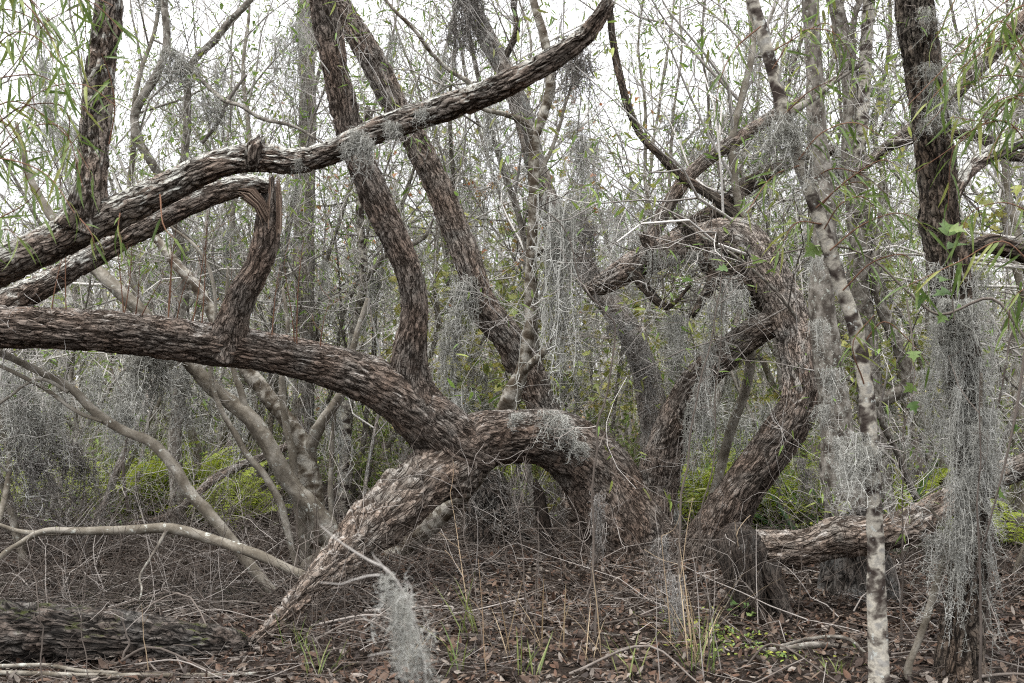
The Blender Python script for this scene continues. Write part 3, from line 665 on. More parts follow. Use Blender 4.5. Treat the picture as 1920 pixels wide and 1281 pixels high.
traced('maple_tree', 'forked pale grey tree with white lichen, just left of the rough dark trunk', 1650, 1020, [
    ('trunk', 'grey', dict(SM, flare=.3, flare_len=.3), [(1655, 1030, 70, 9.4), (1645, 900, 46, 9.4), (1630, 720, 44, 9.4), (1612, 560, 46, 9.4), (1614, 450, 42, 9.4), (1608, 369, 42, 9.4), (1602, 285, 44, 9.4), (1594, 150, 34, 9.4), (1583, 84, 30, 9.4), (1566, 0, 28, 9.4), (1550, -150, 22, 9.4), (1545, -400, 10, 9.4)]),
    ('limb', 'mottled', dict(SM), [(1606, 300, 26, 9.35), (1616, 235, 25, 9.3), (1621, 151, 23, 9.3), (1625, 67, 22, 9.3), (1630, -10, 21, 9.3), (1640, -160, 17, 9.3), (1650, -380, 8, 9.3)]),
    ('limb', 'grey', dict(SM), [(1598, 130, 12, 9.3), (1604, 25, 11, 9.2), (1625, -20, 9, 9.2), (1660, -90, 5, 9.2)]),
    ('limb', 'grey', dict(SM), [(1630, 760, 28, 9.35), (1700, 720, 26, 9.3), (1685, 650, 25, 9.3), (1655, 580, 22, 9.3), (1640, 500, 18, 9.3), (1650, 420, 12, 9.3), (1652, 330, 6, 9.3)])],
    dict(n=12, ln=(.4, 1.2), r=.006, span=(.4, 1), leaves='lance', nleaf=260, leafcol=GREEN, lsize=(.07, .11), wfrac=.15), seed=9)
traced('cypress_tree', 'straight pale grey trunk far behind the broken stub', 570, 960, [
    ('trunk', 'cypress', dict(FI, res=.012, flare=.3, flare_len=.4), [(566, 965, 62, 11.8), (568, 850, 46, 11.8), (570, 700, 40, 11.8), (571, 560, 38, 11.8), (570, 440, 36, 11.8), (574, 330, 32, 11.8), (577, 200, 31, 11.8), (575, 100, 30, 11.8), (576, 80, 34, 11.8), (574, 60, 29, 11.8), (570, -30, 27, 11.8), (565, -200, 22, 11.8), (566, -450, 12, 11.8)])],
    dict(n=16, ln=(.5, 1.4), r=.008, span=(.45, 1), leaves='oval', nleaf=200, leafcol=GREEN, lsize=(.05, .08), wfrac=.6), seed=10)
traced('maple_tree', 'white-barked crooked stem seen between the upright limb and the pale trunk', 650, 960, [
    ('trunk', 'mottled', dict(SM), [(640, 965, 24, 11.5), (645, 850, 20, 11.5), (652, 720, 18, 11.5), (660, 645, 17, 11.5), (672, 580, 17, 11.5), (682, 528, 17, 11.4), (678, 457, 16, 11.4), (675, 380, 14, 11.4), (682, 300, 12, 11.4), (690, 200, 9, 11.4)]),
    ('limb', 'grey', dict(SM), [(683, 530, 11, 11.4), (696, 510, 11, 11.3), (724, 480, 10, 11.2), (765, 462, 9, 11.1), (800, 440, 7, 11.0), (812, 410, 4, 11.0)])],
    dict(n=10, ln=(.4, 1.0), r=.006, span=(.3, 1)), seed=11)
traced('willow_tree', 'leaning tree beyond the right edge with rough limbs reaching in above the moss', 2080, 1080, [
    ('trunk', 'dark_bark', dict(FU, flare=.2), [(2110, 1120, 120, 7.0), (2080, 900, 100, 7.0), (2040, 700, 90, 7.0), (2010, 520, 80, 7.0), (2050, 330, 60, 7.0), (2080, 100, 50, 7.0), (2090, -200, 34, 7.0), (2080, -500, 16, 7.0)]),
    ('limb', 'dark_bark', dict(FU, cell=(.03, .1)), [(2015, 530, 46, 7.0), (1960, 488, 44, 6.95), (1900, 468, 40, 6.9), (1850, 458, 34, 6.85), (1820, 470, 24, 6.8)]),
    ('limb', 'willow_lichen', dict(FU, cell=(.03, .1)), [(2040, 300, 36, 6.9), (1980, 255, 32, 6.8), (1920, 262, 29, 6.7), (1860, 288, 27, 6.6), (1815, 322, 24, 6.5), (1790, 372, 14, 6.45)]),
    ('limb', 'dark_bark', dict(FU), [(2030, 340, 22, 7.0), (1960, 300, 20, 7.1), (1890, 290, 18, 7.2), (1840, 258, 19, 7.3), (1775, 252, 17, 7.4), (1715, 262, 15, 7.5), (1660, 278, 13, 7.6)]),
    ('limb', 'willow_pale', dict(FU, amp=.6), [(2060, -60, 34, 7.3), (1960, 0, 30, 7.6), (1880, 80, 26, 7.8), (1800, 165, 24, 7.9), (1735, 222, 23, 8.0), (1665, 275, 22, 8.1), (1600, 330, 16, 8.2)])],
    dict(n=12, ln=(.4, 1.1), r=.005, span=(.3, 1), leaves='lance', nleaf=240, leafcol=GREEN, wfrac=.14), seed=13)

# --- the smooth many-stemmed shrub on the left -----------------------------
traced('holly_shrub', 'many-stemmed shrub with smooth olive bark behind the propping limb at left', 600, 1045, [
    ('stem', 'olive', dict(SM, res=.008), [(560, 1075, 40, 7.9), (600, 1052, 40, 7.85), (628, 1022, 40, 7.8), (612, 985, 38, 7.8), (585, 950, 35, 7.8), (550, 915, 32, 7.8), (515, 858, 31, 7.75), (492, 815, 30, 7.75), (463, 779, 29, 7.75), (403, 732, 27, 7.8), (362, 688, 25, 7.8), (310, 625, 24, 7.8), (268, 588, 24, 7.8), (222, 545, 24, 7.75), (180, 505, 22, 7.75), (120, 440, 18, 7.75), (60, 340, 12, 7.75), (30, 230, 6, 7.75)]),
    ('stem', 'olive', dict(SM, res=.009), [(575, 1062, 20, 7.95), (565, 985, 17, 7.95), (553, 917, 16, 7.95), (548, 850, 15, 7.95), (537, 799, 14, 7.95), (528, 719, 12, 7.95), (540, 620, 9, 7.95), (530, 540, 5, 7.95)]),
    ('stem', 'mottled_tan', dict(SM, res=.009), [(596, 1060, 44, 8.1), (590, 980, 42, 8.1), (581, 900, 40, 8.1), (568, 840, 34, 8.1), (546, 800, 29, 8.1), (510, 755, 28, 8.1), (486, 722, 27, 8.1), (462, 690, 26, 8.1), (420, 630, 24, 8.1), (370, 540, 22, 8.1), (335, 500, 20, 8.1), (290, 440, 15, 8.1), (262, 340, 9, 8.1)]),
    ('stem', 'olive', dict(SM, res=.009), [(577, 870, 24, 8.1), (585, 830, 22, 8.05), (606, 788, 20, 8.0), (632, 752, 18, 8.0), (650, 715, 15, 8.0), (665, 640, 11, 8.0), (690, 560, 7, 8.0)]),
    ('stem', 'olive', dict(SM, res=.009), [(632, 1040, 11, 8.0), (628, 1010, 10, 8.0), (620, 930, 10, 8.0), (622, 850, 9, 8.0), (628, 760, 7, 8.0)]),
    ('stem', 'olive', dict(SM, res=.009), [(556, 1060, 15, 7.7), (540, 1000, 14, 7.7), (525, 944, 14, 7.7), (498, 894, 13, 7.7), (463, 852, 13, 7.7), (440, 812, 12, 7.7), (418, 775, 11, 7.7), (397, 715, 9, 7.7), (398, 640, 8, 7.7), (404, 560, 7, 7.7), (390, 500, 7, 7.7), (366, 462, 6, 7.7), (320, 425, 4, 7.7)]),
    ('stem', 'olive', dict(SM, res=.009), [(463, 775, 14, 7.75), (452, 735, 12, 7.75), (440, 700, 11, 7.75), (425, 600, 8, 7.8), (428, 500, 5, 7.8)])],
    dict(n=5, ln=(.3, .8), r=.004, span=(.3, 1)), cat='shrub', seed=14)
traced('leaning_sapling', 'smooth brown stem slanting up left from the propping limb to the left edge', 500, 1100, [
    ('stem', 'olive', dict(SM, res=.008), [(512, 1112, 22, 7.1), (480, 1074, 22, 7.1), (424, 1001, 22, 7.1), (390, 962, 21, 7.1), (357, 925, 20, 7.1), (322, 870, 19, 7.1), (282, 829, 18, 7.1), (235, 809, 16, 7.1), (190, 782, 17, 7.1), (170, 765, 16, 7.1), (134, 729, 15, 7.1), (64, 692, 14, 7.1), (0, 660, 13, 7.1), (-90, 600, 10, 7.1), (-160, 500, 6, 7.1)]),
    ('side_branch', 'olive', dict(SM, res=.008), [(192, 790, 8, 7.08), (152, 776, 8, 7.05), (84, 729, 8, 7.0), (30, 700, 7, 7.0), (-30, 670, 6, 7.0), (-90, 600, 4, 7.0)]),
    ('side_branch', 'olive', dict(SM, res=.008), [(128, 735, 9, 7.08), (80, 712, 7, 7.05), (50, 720, 6, 7.0), (20, 742, 6, 7.0), (-20, 770, 5, 7.0)])],
    dict(n=5, ln=(.2, .7), r=.004, span=(.2, 1)), cat='sapling', seed=15)
traced('crooked_sapling', 'thin crooked grey-brown stem left of the pale straight trunk, near the top left', 300, 1000, [
    ('stem', 'grey', dict(SM), [(340, 990, 22, 10.0), (330, 800, 20, 10.0), (345, 600, 19, 10.0), (330, 420, 18, 9.8), (302, 335, 17, 9.6), (260, 262, 17, 9.5), (253, 215, 16, 9.5), (270, 178, 15, 9.5), (288, 150, 15, 9.5), (311, 94, 13, 9.5), (308, 0, 12, 9.5), (315, -150, 8, 9.5)]),
    ('limb', 'grey', dict(SM), [(312, 92, 9, 9.5), (340, 118, 8, 9.4), (369, 141, 8, 9.3), (400, 172, 8, 9.2), (426, 191, 8, 9.1), (450, 198, 7, 9.0), (487, 221, 7, 9.0), (550, 237, 6, 9.0), (605, 268, 4, 9.0)]),
    ('limb', 'grey', dict(SM), [(330, 420, 14, 9.8), (350, 250, 13, 9.9), (362, 117, 13, 9.9), (400, 78, 13, 9.9), (430, 40, 12, 9.9), (463, 7, 12, 9.9), (500, -60, 9, 9.9)]),
    ('limb', 'twig_grey', dict(SM), [(380, 268, 6, 9.3), (412, 225, 6, 9.2), (430, 185, 6, 9.2), (462, 140, 5, 9.2)])],
    dict(n=9, ln=(.4, 1.2), r=.005, span=(.2, 1), leaves='oval', nleaf=180, leafcol=GREEN, lsize=(.04, .07), wfrac=.55), cat='sapling', seed=16)
traced('grey_sapling', 'smooth grey sapling bending right in the right foreground beside the mottled one', 1704, 1257, [
    ('stem', 'olive', dict(SM, res=.007), [(1700, 1275, 15, 5.1), (1705, 1245, 13, 5.1), (1717, 1215, 12, 5.1), (1740, 1150, 13, 5.1), (1756, 1092, 12, 5.1), (1778, 1030, 12, 5.1), (1803, 982, 11, 5.1), (1832, 940, 9, 5.05), (1838, 840, 8, 5.0), (1840, 700, 5, 4.95)]),
    ('side_branch', 'olive', dict(SM, res=.007), [(1784, 1015, 7, 5.1), (1782, 1000, 7, 5.1), (1768, 982, 6, 5.1), (1740, 950, 4, 5.1)])],
    dict(n=4, ln=(.15, .4), r=.003, span=(.3, 1)), cat='sapling', seed=17)

# --- fallen wood -----------------------------------------------------------
def fallen(name, label, cat, parts, group=None, **kw):
    A = trace(parts[0][3]); b = A[0, :3].copy(); b[2] = gz(b[0], b[1])
    t = empty(name, b, label, cat, group)
    for i, (pn, mat, k2, pts) in enumerate(parts): limb(pn, pts, M[mat], t, b, key=f'{name}_{label[:12]}_{i}', seed=len(label) + 7 * i, **dict(k2, **kw))
    return t
fallen('fallen_log', 'thick horizontal brown log with a torn root end, under the lichened trunk', 'log', [
    ('log', 'willow_tan', dict(FU, res=.008, lump=.12, cell=(.03, .085), amp=1.2), [(1372, 1030, 40, 6.75), (1405, 1028, 56, 6.7), (1460, 1030, 60, 6.65), (1515, 1025, 62, 6.6), (1555, 1012, 72, 6.6), (1588, 1005, 74, 6.6), (1630, 1003, 68, 6.6), (1700, 985, 62, 6.65), (1755, 956, 52, 6.75), (1830, 912, 46, 7.0), (1930, 870, 42, 7.3), (2000, 850, 36, 7.5)]),
    ('root_stump', 'shag', dict(FI, res=.008, lump=.2, amp=2.2), [(1412, 1200, 78, 6.4), (1404, 1150, 62, 6.45), (1398, 1095, 66, 6.5), (1392, 1045, 84, 6.6), (1386, 1008, 72, 6.7), (1384, 988, 36, 6.75)]),
    ('root', 'shag', dict(FI, res=.008, lump=.2, amp=2), [(1440, 1060, 40, 6.5), (1462, 1120, 30, 6.4), (1478, 1165, 20, 6.3), (1500, 1185, 10, 6.2)]),
    ('root', 'shag', dict(FI, res=.008, lump=.2, amp=2), [(1395, 1090, 40, 6.6), (1380, 1140, 32, 6.5), (1368, 1178, 26, 6.4), (1352, 1215, 12, 6.25)]),
    ('root', 'shag', dict(FI, res=.008, lump=.2, amp=2), [(1415, 1080, 44, 6.6), (1432, 1130, 36, 6.5), (1440, 1180, 26, 6.4), (1455, 1215, 12, 6.3)])])
fallen('fallen_log', 'rotting dark log with a mossy tip lying across the bottom left corner', 'log', [
    ('log', 'log', dict(FU, res=.007, cell=(.03, .10), amp=1.2), [(-260, 1172, 104, 5.45), (-100, 1178, 102, 5.47), (0, 1182, 100, 5.5), (120, 1188, 98, 5.52), (240, 1200, 92, 5.55), (340, 1208, 82, 5.57), (410, 1212, 68, 5.6), (450, 1212, 44, 5.62), (464, 1212, 24, 5.63)])])
fallen('fallen_branch', 'long smooth grey branch arched low over the wet ground at left', 'branch', [
    ('branch', 'olive', dict(SM, res=.007), [(572, 1080, 17, 6.75), (530, 1062, 17, 6.75), (488, 1042, 18, 6.75), (404, 1014, 18, 6.75), (316, 991, 18, 6.75), (236, 995, 17, 6.75), (161, 996, 15, 6.7), (77, 998, 12, 6.6), (40, 1018, 10, 6.55), (10, 1036, 9, 6.5), (-30, 1080, 7, 6.4), (-60, 1130, 4, 6.3)]),
    ('side_branch', 'olive', dict(SM, res=.007), [(165, 997, 9, 6.7), (100, 1000, 9, 6.72), (34, 996, 8, 6.75), (0, 985, 7, 6.75), (-60, 970, 5, 6.75)]),
    ('side_branch', 'grey', dict(SM, res=.007), [(312, 995, 7, 6.72), (298, 1020, 6, 6.65), (280, 1050, 5, 6.55), (262, 1080, 5, 6.5), (266, 1105, 4, 6.4), (262, 1125, 3, 6.35)])])
fallen('fallen_branch', 'dead trunk lying slantwise among the green ferns at left', 'branch', [
    ('branch', 'willow_pale', dict(FU, res=.01, amp=.6), [(560, 828, 13, 10.4), (501, 853, 15, 10.3), (404, 897, 15, 10.0), (357, 937, 14, 9.8), (313, 968, 13, 9.7), (240, 985, 12, 9.7)])])
fallen('fallen_branch', 'pair of brown sticks along the bottom edge, in front of the dark log', 'branch', [
    ('branch', 'olive', dict(SM, res=.006), [(-40, 1262, 9, 5.12), (60, 1263, 10, 5.12), (168, 1267, 10, 5.12), (300, 1266, 9, 5.12), (440, 1266, 8, 5.12), (480, 1262, 5, 5.12)]),
    ('side_branch', 'olive', dict(SM, res=.006), [(-10, 1250, 8, 5.2), (90, 1248, 8, 5.2), (150, 1258, 8, 5.15), (220, 1262, 7, 5.12)])])
fallen('fallen_branch', 'pale grey branch lying on leaf litter left of the mottled sapling', 'branch', [
    ('branch', 'grey', dict(SM, res=.006), [(1335, 1222, 9, 5.65), (1400, 1221, 11, 5.65), (1470, 1218, 12, 5.65), (1520, 1210, 13, 5.65), (1570, 1212, 10, 5.7), (1620, 1220, 6, 5.7)]),
    ('side_branch', 'grey', dict(SM, res=.006), [(1460, 1212, 6, 5.66), (1530, 1196, 7, 5.7), (1590, 1198, 7, 5.7), (1630, 1232, 5, 5.6)])])
fallen('fallen_branch', 'dark brown stick lying in the dry grass at the bottom middle', 'branch', [
    ('branch', 'twig_dark' if False else 'dark_bark', dict(SM, res=.006), [(908, 1205, 8, 5.6), (950, 1214, 10, 5.55), (1000, 1222, 11, 5.5), (1050, 1238, 10, 5.4), (1095, 1256, 9, 5.3), (1130, 1276, 7, 5.2)])])
fallen('fallen_branch', 'whitish stick on the ground right of the dark stick, at bottom middle', 'branch', [
    ('branch', 'grey', dict(SM, res=.006), [(1095, 1185, 6, 5.9), (1150, 1192, 8, 5.85), (1210, 1200, 8, 5.8), (1260, 1212, 5, 5.75)])])
fallen('dead_stump', 'dark broken post leaning under the big arch', 'stump', [
    ('stump', 'shag', dict(FI, res=.008, lump=.1), [(1035, 1062, 30, 8.3), (1028, 1030, 26, 8.32), (1018, 975, 24, 8.35), (1010, 925, 20, 8.4), (1004, 905, 10, 8.4)], )], jag=.06)
fallen('mossy_stump', 'broad reddish mossy stump in the shade beneath the arch', 'stump', [
    ('stump', 'log', dict(FU, res=.01, lump=.15, flare=.3), [(925, 1022, 95, 9.4), (920, 975, 86, 9.4), (915, 920, 82, 9.4), (905, 890, 60, 9.4)])])

# ------------------------------------------------------------------ spanish moss
def moss_mesh(rng, name, ln, wid, strands, step, curl, r, base_curve=True, dense=1.0):
    """a hanging beard: long threads with curly side fibres"""
    T = Tubes()
    for _ in range(strands):
        x = rng.normal() * wid * .45; y = rng.normal() * wid * .32
        l = ln * np.clip(rng.normal(.62, .26) * (1 - .35 * min(1, abs(x) / wid)), .12, 1.05)
        p = np.array((x, y, rng.uniform(-.02, .03))); d = np.array((x * .6, y * .6, -1.0)); C = [p]; k = 0; pull = rng.normal(size=3) * .10
        n = 6; tone = rng.uniform(.2, .9)
        for i in range(n):
            d = unit(d * .6 + np.array((0, 0, -.75)) + rng.normal(size=3) * .22 + pull * (1 - i / n)); p = p + d * l / n; C.append(p)
        T.add(C, np.linspace(r * 1.3, r * .7, n + 1), 3, tone)
        C = np.array(C)
        for _ in range(int(l / step * dense)):
            u = rng.uniform(0, n); i = min(int(u), n - 1); q = C[i] + (C[i + 1] - C[i]) * (u - i)
            dd = unit(rng.normal(size=3) + np.array((0, 0, -.45))); cl = curl * rng.uniform(.5, 1.5); ax = rng.normal(size=3) * .75
            pts = [q]
            for _k in range(3):
                dd = unit(dd + np.cross(ax, dd) * .75 + np.array((0, 0, -.12))); q = q + dd * cl / 3; pts.append(q)
            T.add(pts, (r, r * .95, r * .8, r * .5), 3, np.clip(tone + rng.normal() * .2, 0, 1))
    return T.mesh(name)
rng = np.random.default_rng(5)
MOSS_NEAR = [moss_mesh(rng, 'moss_beard', 1.0, .12, 26, .019, .050, .0015) for _ in range(3)]
MOSS_RAG = [moss_mesh(rng, 'moss_rag', .34, .085, 13, .012, .055, .0011) for _ in range(3)]
MOSS_TUFT = [moss_mesh(rng, 'moss_tuft', .34, .085, 40, .013, .055, .0016) for _ in range(3)]
MOSS_MID = [moss_mesh(rng, 'moss_beard', 1.0, .16, 26, .026, .08, .0027) for _ in range(4)]
MOSS_FAR = [moss_mesh(rng, 'moss_beard', 1.0, .24, 26, .055, .12, .0052) for _ in range(4)]
for m_ in MOSS_NEAR + MOSS_RAG + MOSS_TUFT + MOSS_MID + MOSS_FAR: m_.materials.append(M['moss'])
MOSS_OLD = [m_.copy() for m_ in MOSS_MID[:3]]
for m_ in MOSS_OLD: m_.materials.clear(); m_.materials.append(M['moss_dark'])
MOSSES = []
mrng = np.random.default_rng(77)
def moss(p, ln, wid=1.0, kind='mid', host='branch'):
    pool = {'near': MOSS_NEAR, 'tuft': MOSS_TUFT, 'rag': MOSS_RAG, 'mid': MOSS_MID, 'far': MOSS_FAR, 'old': MOSS_OLD}[kind]
    me = pool[int(mrng.integers(len(pool)))]
    o = bpy.data.objects.new('spanish_moss', me); COL.objects.link(o)
    o.location = tuple(p); o.rotation_euler = (mrng.normal() * .06, mrng.normal() * .06, mrng.uniform(0, 6.28))
    k = ln / (.34 if kind in ('tuft', 'rag') else 1.0)
    o.scale = (wid * mrng.uniform(.85, 1.15), wid * mrng.uniform(.85, 1.15), k)
    MOSSES.append((o, kind, host)); return o
def moss_px(px, py, d, lpx, wid=1.0, kind='mid', host='branch'): return moss(P(px, py, d), lpx * d / F_PX, wid, kind, host)

for a in [(1530, 600, 6.8, 90, .5), (1560, 690, 6.8, 110, .5), (1545, 760, 6.8, 80, .45), (1575, 820, 6.75, 110, .55), (1535, 480, 6.85, 70, .45)]: moss_px(*a, 'mid', 'the tall grey lichen-spotted trunk')
# hanging beards seen in the photograph: px, py (top), depth, length px
for a in [(1052, 372, 8.0, 400, 1.1), (1062, 395, 8.1, 330, 1.0), (1046, 420, 7.95, 300, .8), (1058, 560, 8.0, 240, .9)]: moss_px(*a, 'mid', 'the slim pale mottled tree')
for a in [(868, -40, 7.6, 150, .9), (878, -30, 7.6, 190, .9), (890, 20, 7.6, 110, .8), (860, 40, 7.6, 100, .8)]: moss_px(*a, 'old', 'the bare twigs at top centre')
for a in [(1078, 92, 7.8, 150, .9), (1070, 70, 7.8, 170, .9), (1088, 105, 7.8, 110, .7)]: moss_px(*a, 'old', 'the twigs below the lichened branch tip')
for a in [(322, 92, 9.2, 90, 1.0), (335, 105, 9.2, 95, 1.2), (345, 125, 9.2, 70, 1.0), (385, 178, 9.1, 75, .9), (398, 205, 9.1, 60, .9)]: moss_px(*a, 'mid', 'the crooked stem at top left')
for a in [(1468, 215, 4.9, 150, .9), (1475, 240, 4.92, 170, 1.0), (1460, 245, 4.9, 130, .9), (1490, 222, 4.95, 110, .8)]: moss_px(*a, 'near', 'the fork of the white mottled sapling')
for a in [(1745, 20, 4.98, 90, .7), (1752, 120, 4.98, 110, .7), (1762, 170, 4.98, 130, .7), (1748, 215, 4.98, 70, .6)]: moss_px(*a, 'near', 'the upper rough dark trunk')
for k in range(14):
    px = 1796 + mrng.normal() * 24; py = 490 + mrng.uniform(0, 240); moss_px(px, py, 4.98 + mrng.uniform(-.1, .16), mrng.uniform(120, 330), mrng.uniform(.6, .95), 'near', 'the middle of the rough dark trunk')
for k in range(15):
    px = 1818 + mrng.normal() * 26; py = 740 + mrng.uniform(0, 300); moss_px(px, py, 4.98 + mrng.uniform(-.1, .16), mrng.uniform(120, 280), mrng.uniform(.5, .9), 'near', 'the lower rough dark trunk')
for a in [(1618, 812, 4.92, 150, .8), (1608, 850, 4.9, 120, .7), (1632, 838, 4.88, 130, .8), (1600, 870, 4.95, 90, .6)]: moss_px(*a, 'near', 'the lower mottled sapling')
for k in range(6): moss_px(1755 + mrng.normal() * 12, 560 + 45 * k, 5.0, mrng.uniform(70, 140), .55, 'near', 'twigs left of the shaggy mass')
for a in [(668, 248, 4.72, 60, .6), (690, 262, 4.7, 80, .6), (655, 270, 4.75, 40, .5), (792, 205, 4.68, 40, .5), (735, 232, 4.7, 45, .5), (560, 300, 4.85, 34, .5)]: moss_px(*a, 'tuft', 'the lichened crossing branch')
for a in [(1052, 780, 7.55, 80, .8), (1066, 800, 7.5, 60, .7), (1030, 770, 7.6, 45, .6), (1090, 830, 7.55, 50, .6), (965, 775, 7.4, 40, .6)]: moss_px(*a, 'mid', 'the crown of the big arch')
for a in [(880, 520, 8.9, 140, .8), (868, 535, 8.9, 160, .9), (850, 600, 9.1, 190, .9), (835, 640, 9.2, 150, .8)]: moss_px(*a, 'mid', 'the side of the thick leaning trunk')
for a in [(1180, 630, 9.6, 150, 1.1), (1205, 690, 9.6, 130, 1.1), (1150, 590, 9.6, 120, 1.0), (1085, 400, 9.2, 170, 1.0), (1100, 420, 9.2, 190, 1.0)]: moss_px(*a, 'old', 'the old grey leaning trunk')
for a in [(1360, 520, 7.9, 110, .8), (1345, 560, 7.9, 140, .8), (1385, 545, 7.8, 80, .6), (1330, 640, 8.0, 170, .7), (1300, 760, 8.2, 190, .7), (1312, 720, 8.1, 150, .7)]: moss_px(*a, 'mid', 'the looping trunk')
for a in [(280, 640, 7.6, 190, 1.3), (300, 650, 7.6, 150, 1.2), (255, 660, 7.7, 130, 1.1), (225, 760, 7.4, 140, .9), (345, 690, 8.0, 190, 1.1)]: moss_px(*a, 'mid', 'the olive stems under the long limb')
for a in [(1240, 1010, 6.4, 110, .5), (1256, 1080, 5.8, 150, .4), (1262, 1120, 5.75, 110, .45), (1122, 930, 6.4, 160, .35)]: moss_px(*a, 'old', 'thin stems in front of the arch')
for a in [(1500, 860, 7.6, 60, .5), (1510, 900, 7.6, 70, .5), (1520, 880, 7.65, 50, .5), (1392, 1022, 6.5, 60, .35)]: moss_px(*a, 'old', 'the torn roots of the fallen log')
for a in [(50, 740, 8.5, 230, 1.5), (20, 760, 8.6, 220, 1.5), (85, 780, 8.7, 180, 1.3), (120, 830, 8.8, 130, 1.2), (65, 860, 8.4, 120, 1.4), (160, 860, 8.8, 110, 1.0), (40, 700, 8.3, 200, .9), (110, 740, 8.4, 160, .8), (180, 690, 8.6, 170, .8), (10, 680, 8.2, 150, .8), (450, 730, 9.0, 160, .9), (240, 700, 8.8, 190, .8)]: moss_px(*a, 'old' if a[1] > 745 else 'mid', 'dead stems at the left edge')

# ------------------------------------------------------------------ near twig and moss at the bottom
b = G(800, 1281); p0 = P(815, 1900, 2.3)
t = empty('dead_sapling', (p0[0], p0[1], gz(p0[0], p0[1])), 'blurred thin grey twig in the near foreground carrying a pale moss tuft', 'sapling'); b = np.array(t.location)
T = Tubes()
main = spline(np.array([[*b, .007], [*P(812, 1500, 2.3), .006], [*P(800, 1290, 2.28), .005], [*P(765, 1130, 2.28), .0045], [*P(727, 1070, 2.28), .004], [*P(690, 1050, 2.3), .0035], [*P(640, 1018, 2.32), .0025], [*P(600, 985, 2.35), .0012]]), 6)
T.add(main[:, :3], main[:, 3] * .8, 6, .3)
for e in [[(712, 1078), (690, 1080), (660, 1088), (640, 1096), (600, 1092)], [(727, 1075), (712, 1055), (700, 1042), (698, 1036)], [(770, 1130), (772, 1105), (764, 1088)], [(800, 1220), (730, 1222), (690, 1230)]]:
    T.add([P(x, y, 2.28) for x, y in e], np.linspace(.0024, .0009, len(e)), 5, .35)
mk_obj('stem', T.mesh('stem', b), M['twig_grey'], t)
for a in [(735, 1082, 2.26, 110, .45), (752, 1108, 2.26, 150, .5), (768, 1140, 2.25, 130, .5), (745, 1120, 2.27, 120, .45), (778, 1180, 2.25, 150, .55), (788, 1215, 2.26, 120, .5), (758, 1180, 2.28, 150, .5)]: moss_px(*a, 'rag', 'the blurred foreground twig')

# ------------------------------------------------------------------ willow shoots with single leaves, near the lens
LEAFM = []
lr = np.random.default_rng(21)
for k in range(6):
    Lf = Leaves(); Lf.add('lance', (0, 0, 0), (1, 0, 0), (0, 0, 1), .135 * lr.uniform(.85, 1.2), .0135 * lr.uniform(.8, 1.2), (.1, .2, .05), lr.uniform(.1, .55), .3)
    me = Lf.mesh('leaf'); me.materials.append(M['willow_leaf']); LEAFM.append(me)
MAPM = []
for k in range(3):
    Lf = Leaves(); Lf.add('maple', (0, 0, 0), (1, 0, 0), (0, 0, 1), .075, .085, (.1, .2, .05), lr.uniform(.1, .4), .25)
    me = Lf.mesh('leaf'); me.materials.append(M['maple_leaf']); MAPM.append(me)
def put_leaf(me, p, d, up, parent, base, s=1.0):
    x = Vector(d).normalized(); y = Vector(up).cross(x); y.normalize(); z = x.cross(y)
    o = bpy.data.objects.new('leaf', me); COL.objects.link(o); o.parent = parent
    Mx = Matrix((x, y, z)).transposed().to_4x4(); Mx.translation = Vector(p) - Vector(base)
    o.matrix_local = Mx @ Matrix.Diagonal((s, s, s, 1)); return o
def shoot_px(tree, base, pts, nleaf, mesh=LEAFM, r=.0042, hang=.9, s=(.75, 1.2), mat='shoot', name='leafy_shoot', side=0):
    C = spline(np.array([[*P(x, y, d), 0] for x, y, d in pts]), 5)[:, :3]
    T = Tubes(); T.add(C, np.linspace(r, r * .35, len(C)), 4, lr.uniform())
    sh = mk_obj(name, T.mesh(name, base), M[mat], tree)
    n = len(C)
    for k in range(nleaf):
        u = (k + lr.uniform(0, 1)) / nleaf * .9 + .1; i = min(int(u * (n - 1)), n - 2)
        tg = unit(C[i + 1] - C[i]); s_ = unit(np.cross(tg, lr.normal(size=3)))
        d = unit(tg * .6 + s_ * .8 + np.array((0, 0, -hang * lr.uniform(.3, 1.2))))
        put_leaf(mesh[int(lr.integers(len(mesh)))], C[i] + (C[i + 1] - C[i]) * lr.uniform(), d, unit(lr.normal(size=3) * .5 + np.array((0, -.3, 1))), sh, base, lr.uniform(*s))
bs = G(-120, 1290)
t = empty('willow_sapling', bs, 'young willow at the left edge with long drooping narrow green leaves', 'sapling')
limb('stem', [(-120, 1310, 26, 4.6), (-110, 900, 22, 4.6), (-90, 500, 18, 4.5), (-60, 200, 14, 4.4), (-20, -40, 10, 4.4), (20, -250, 6, 4.4)], M['olive'], t, bs, style='smooth', res=.008, key='wsap')
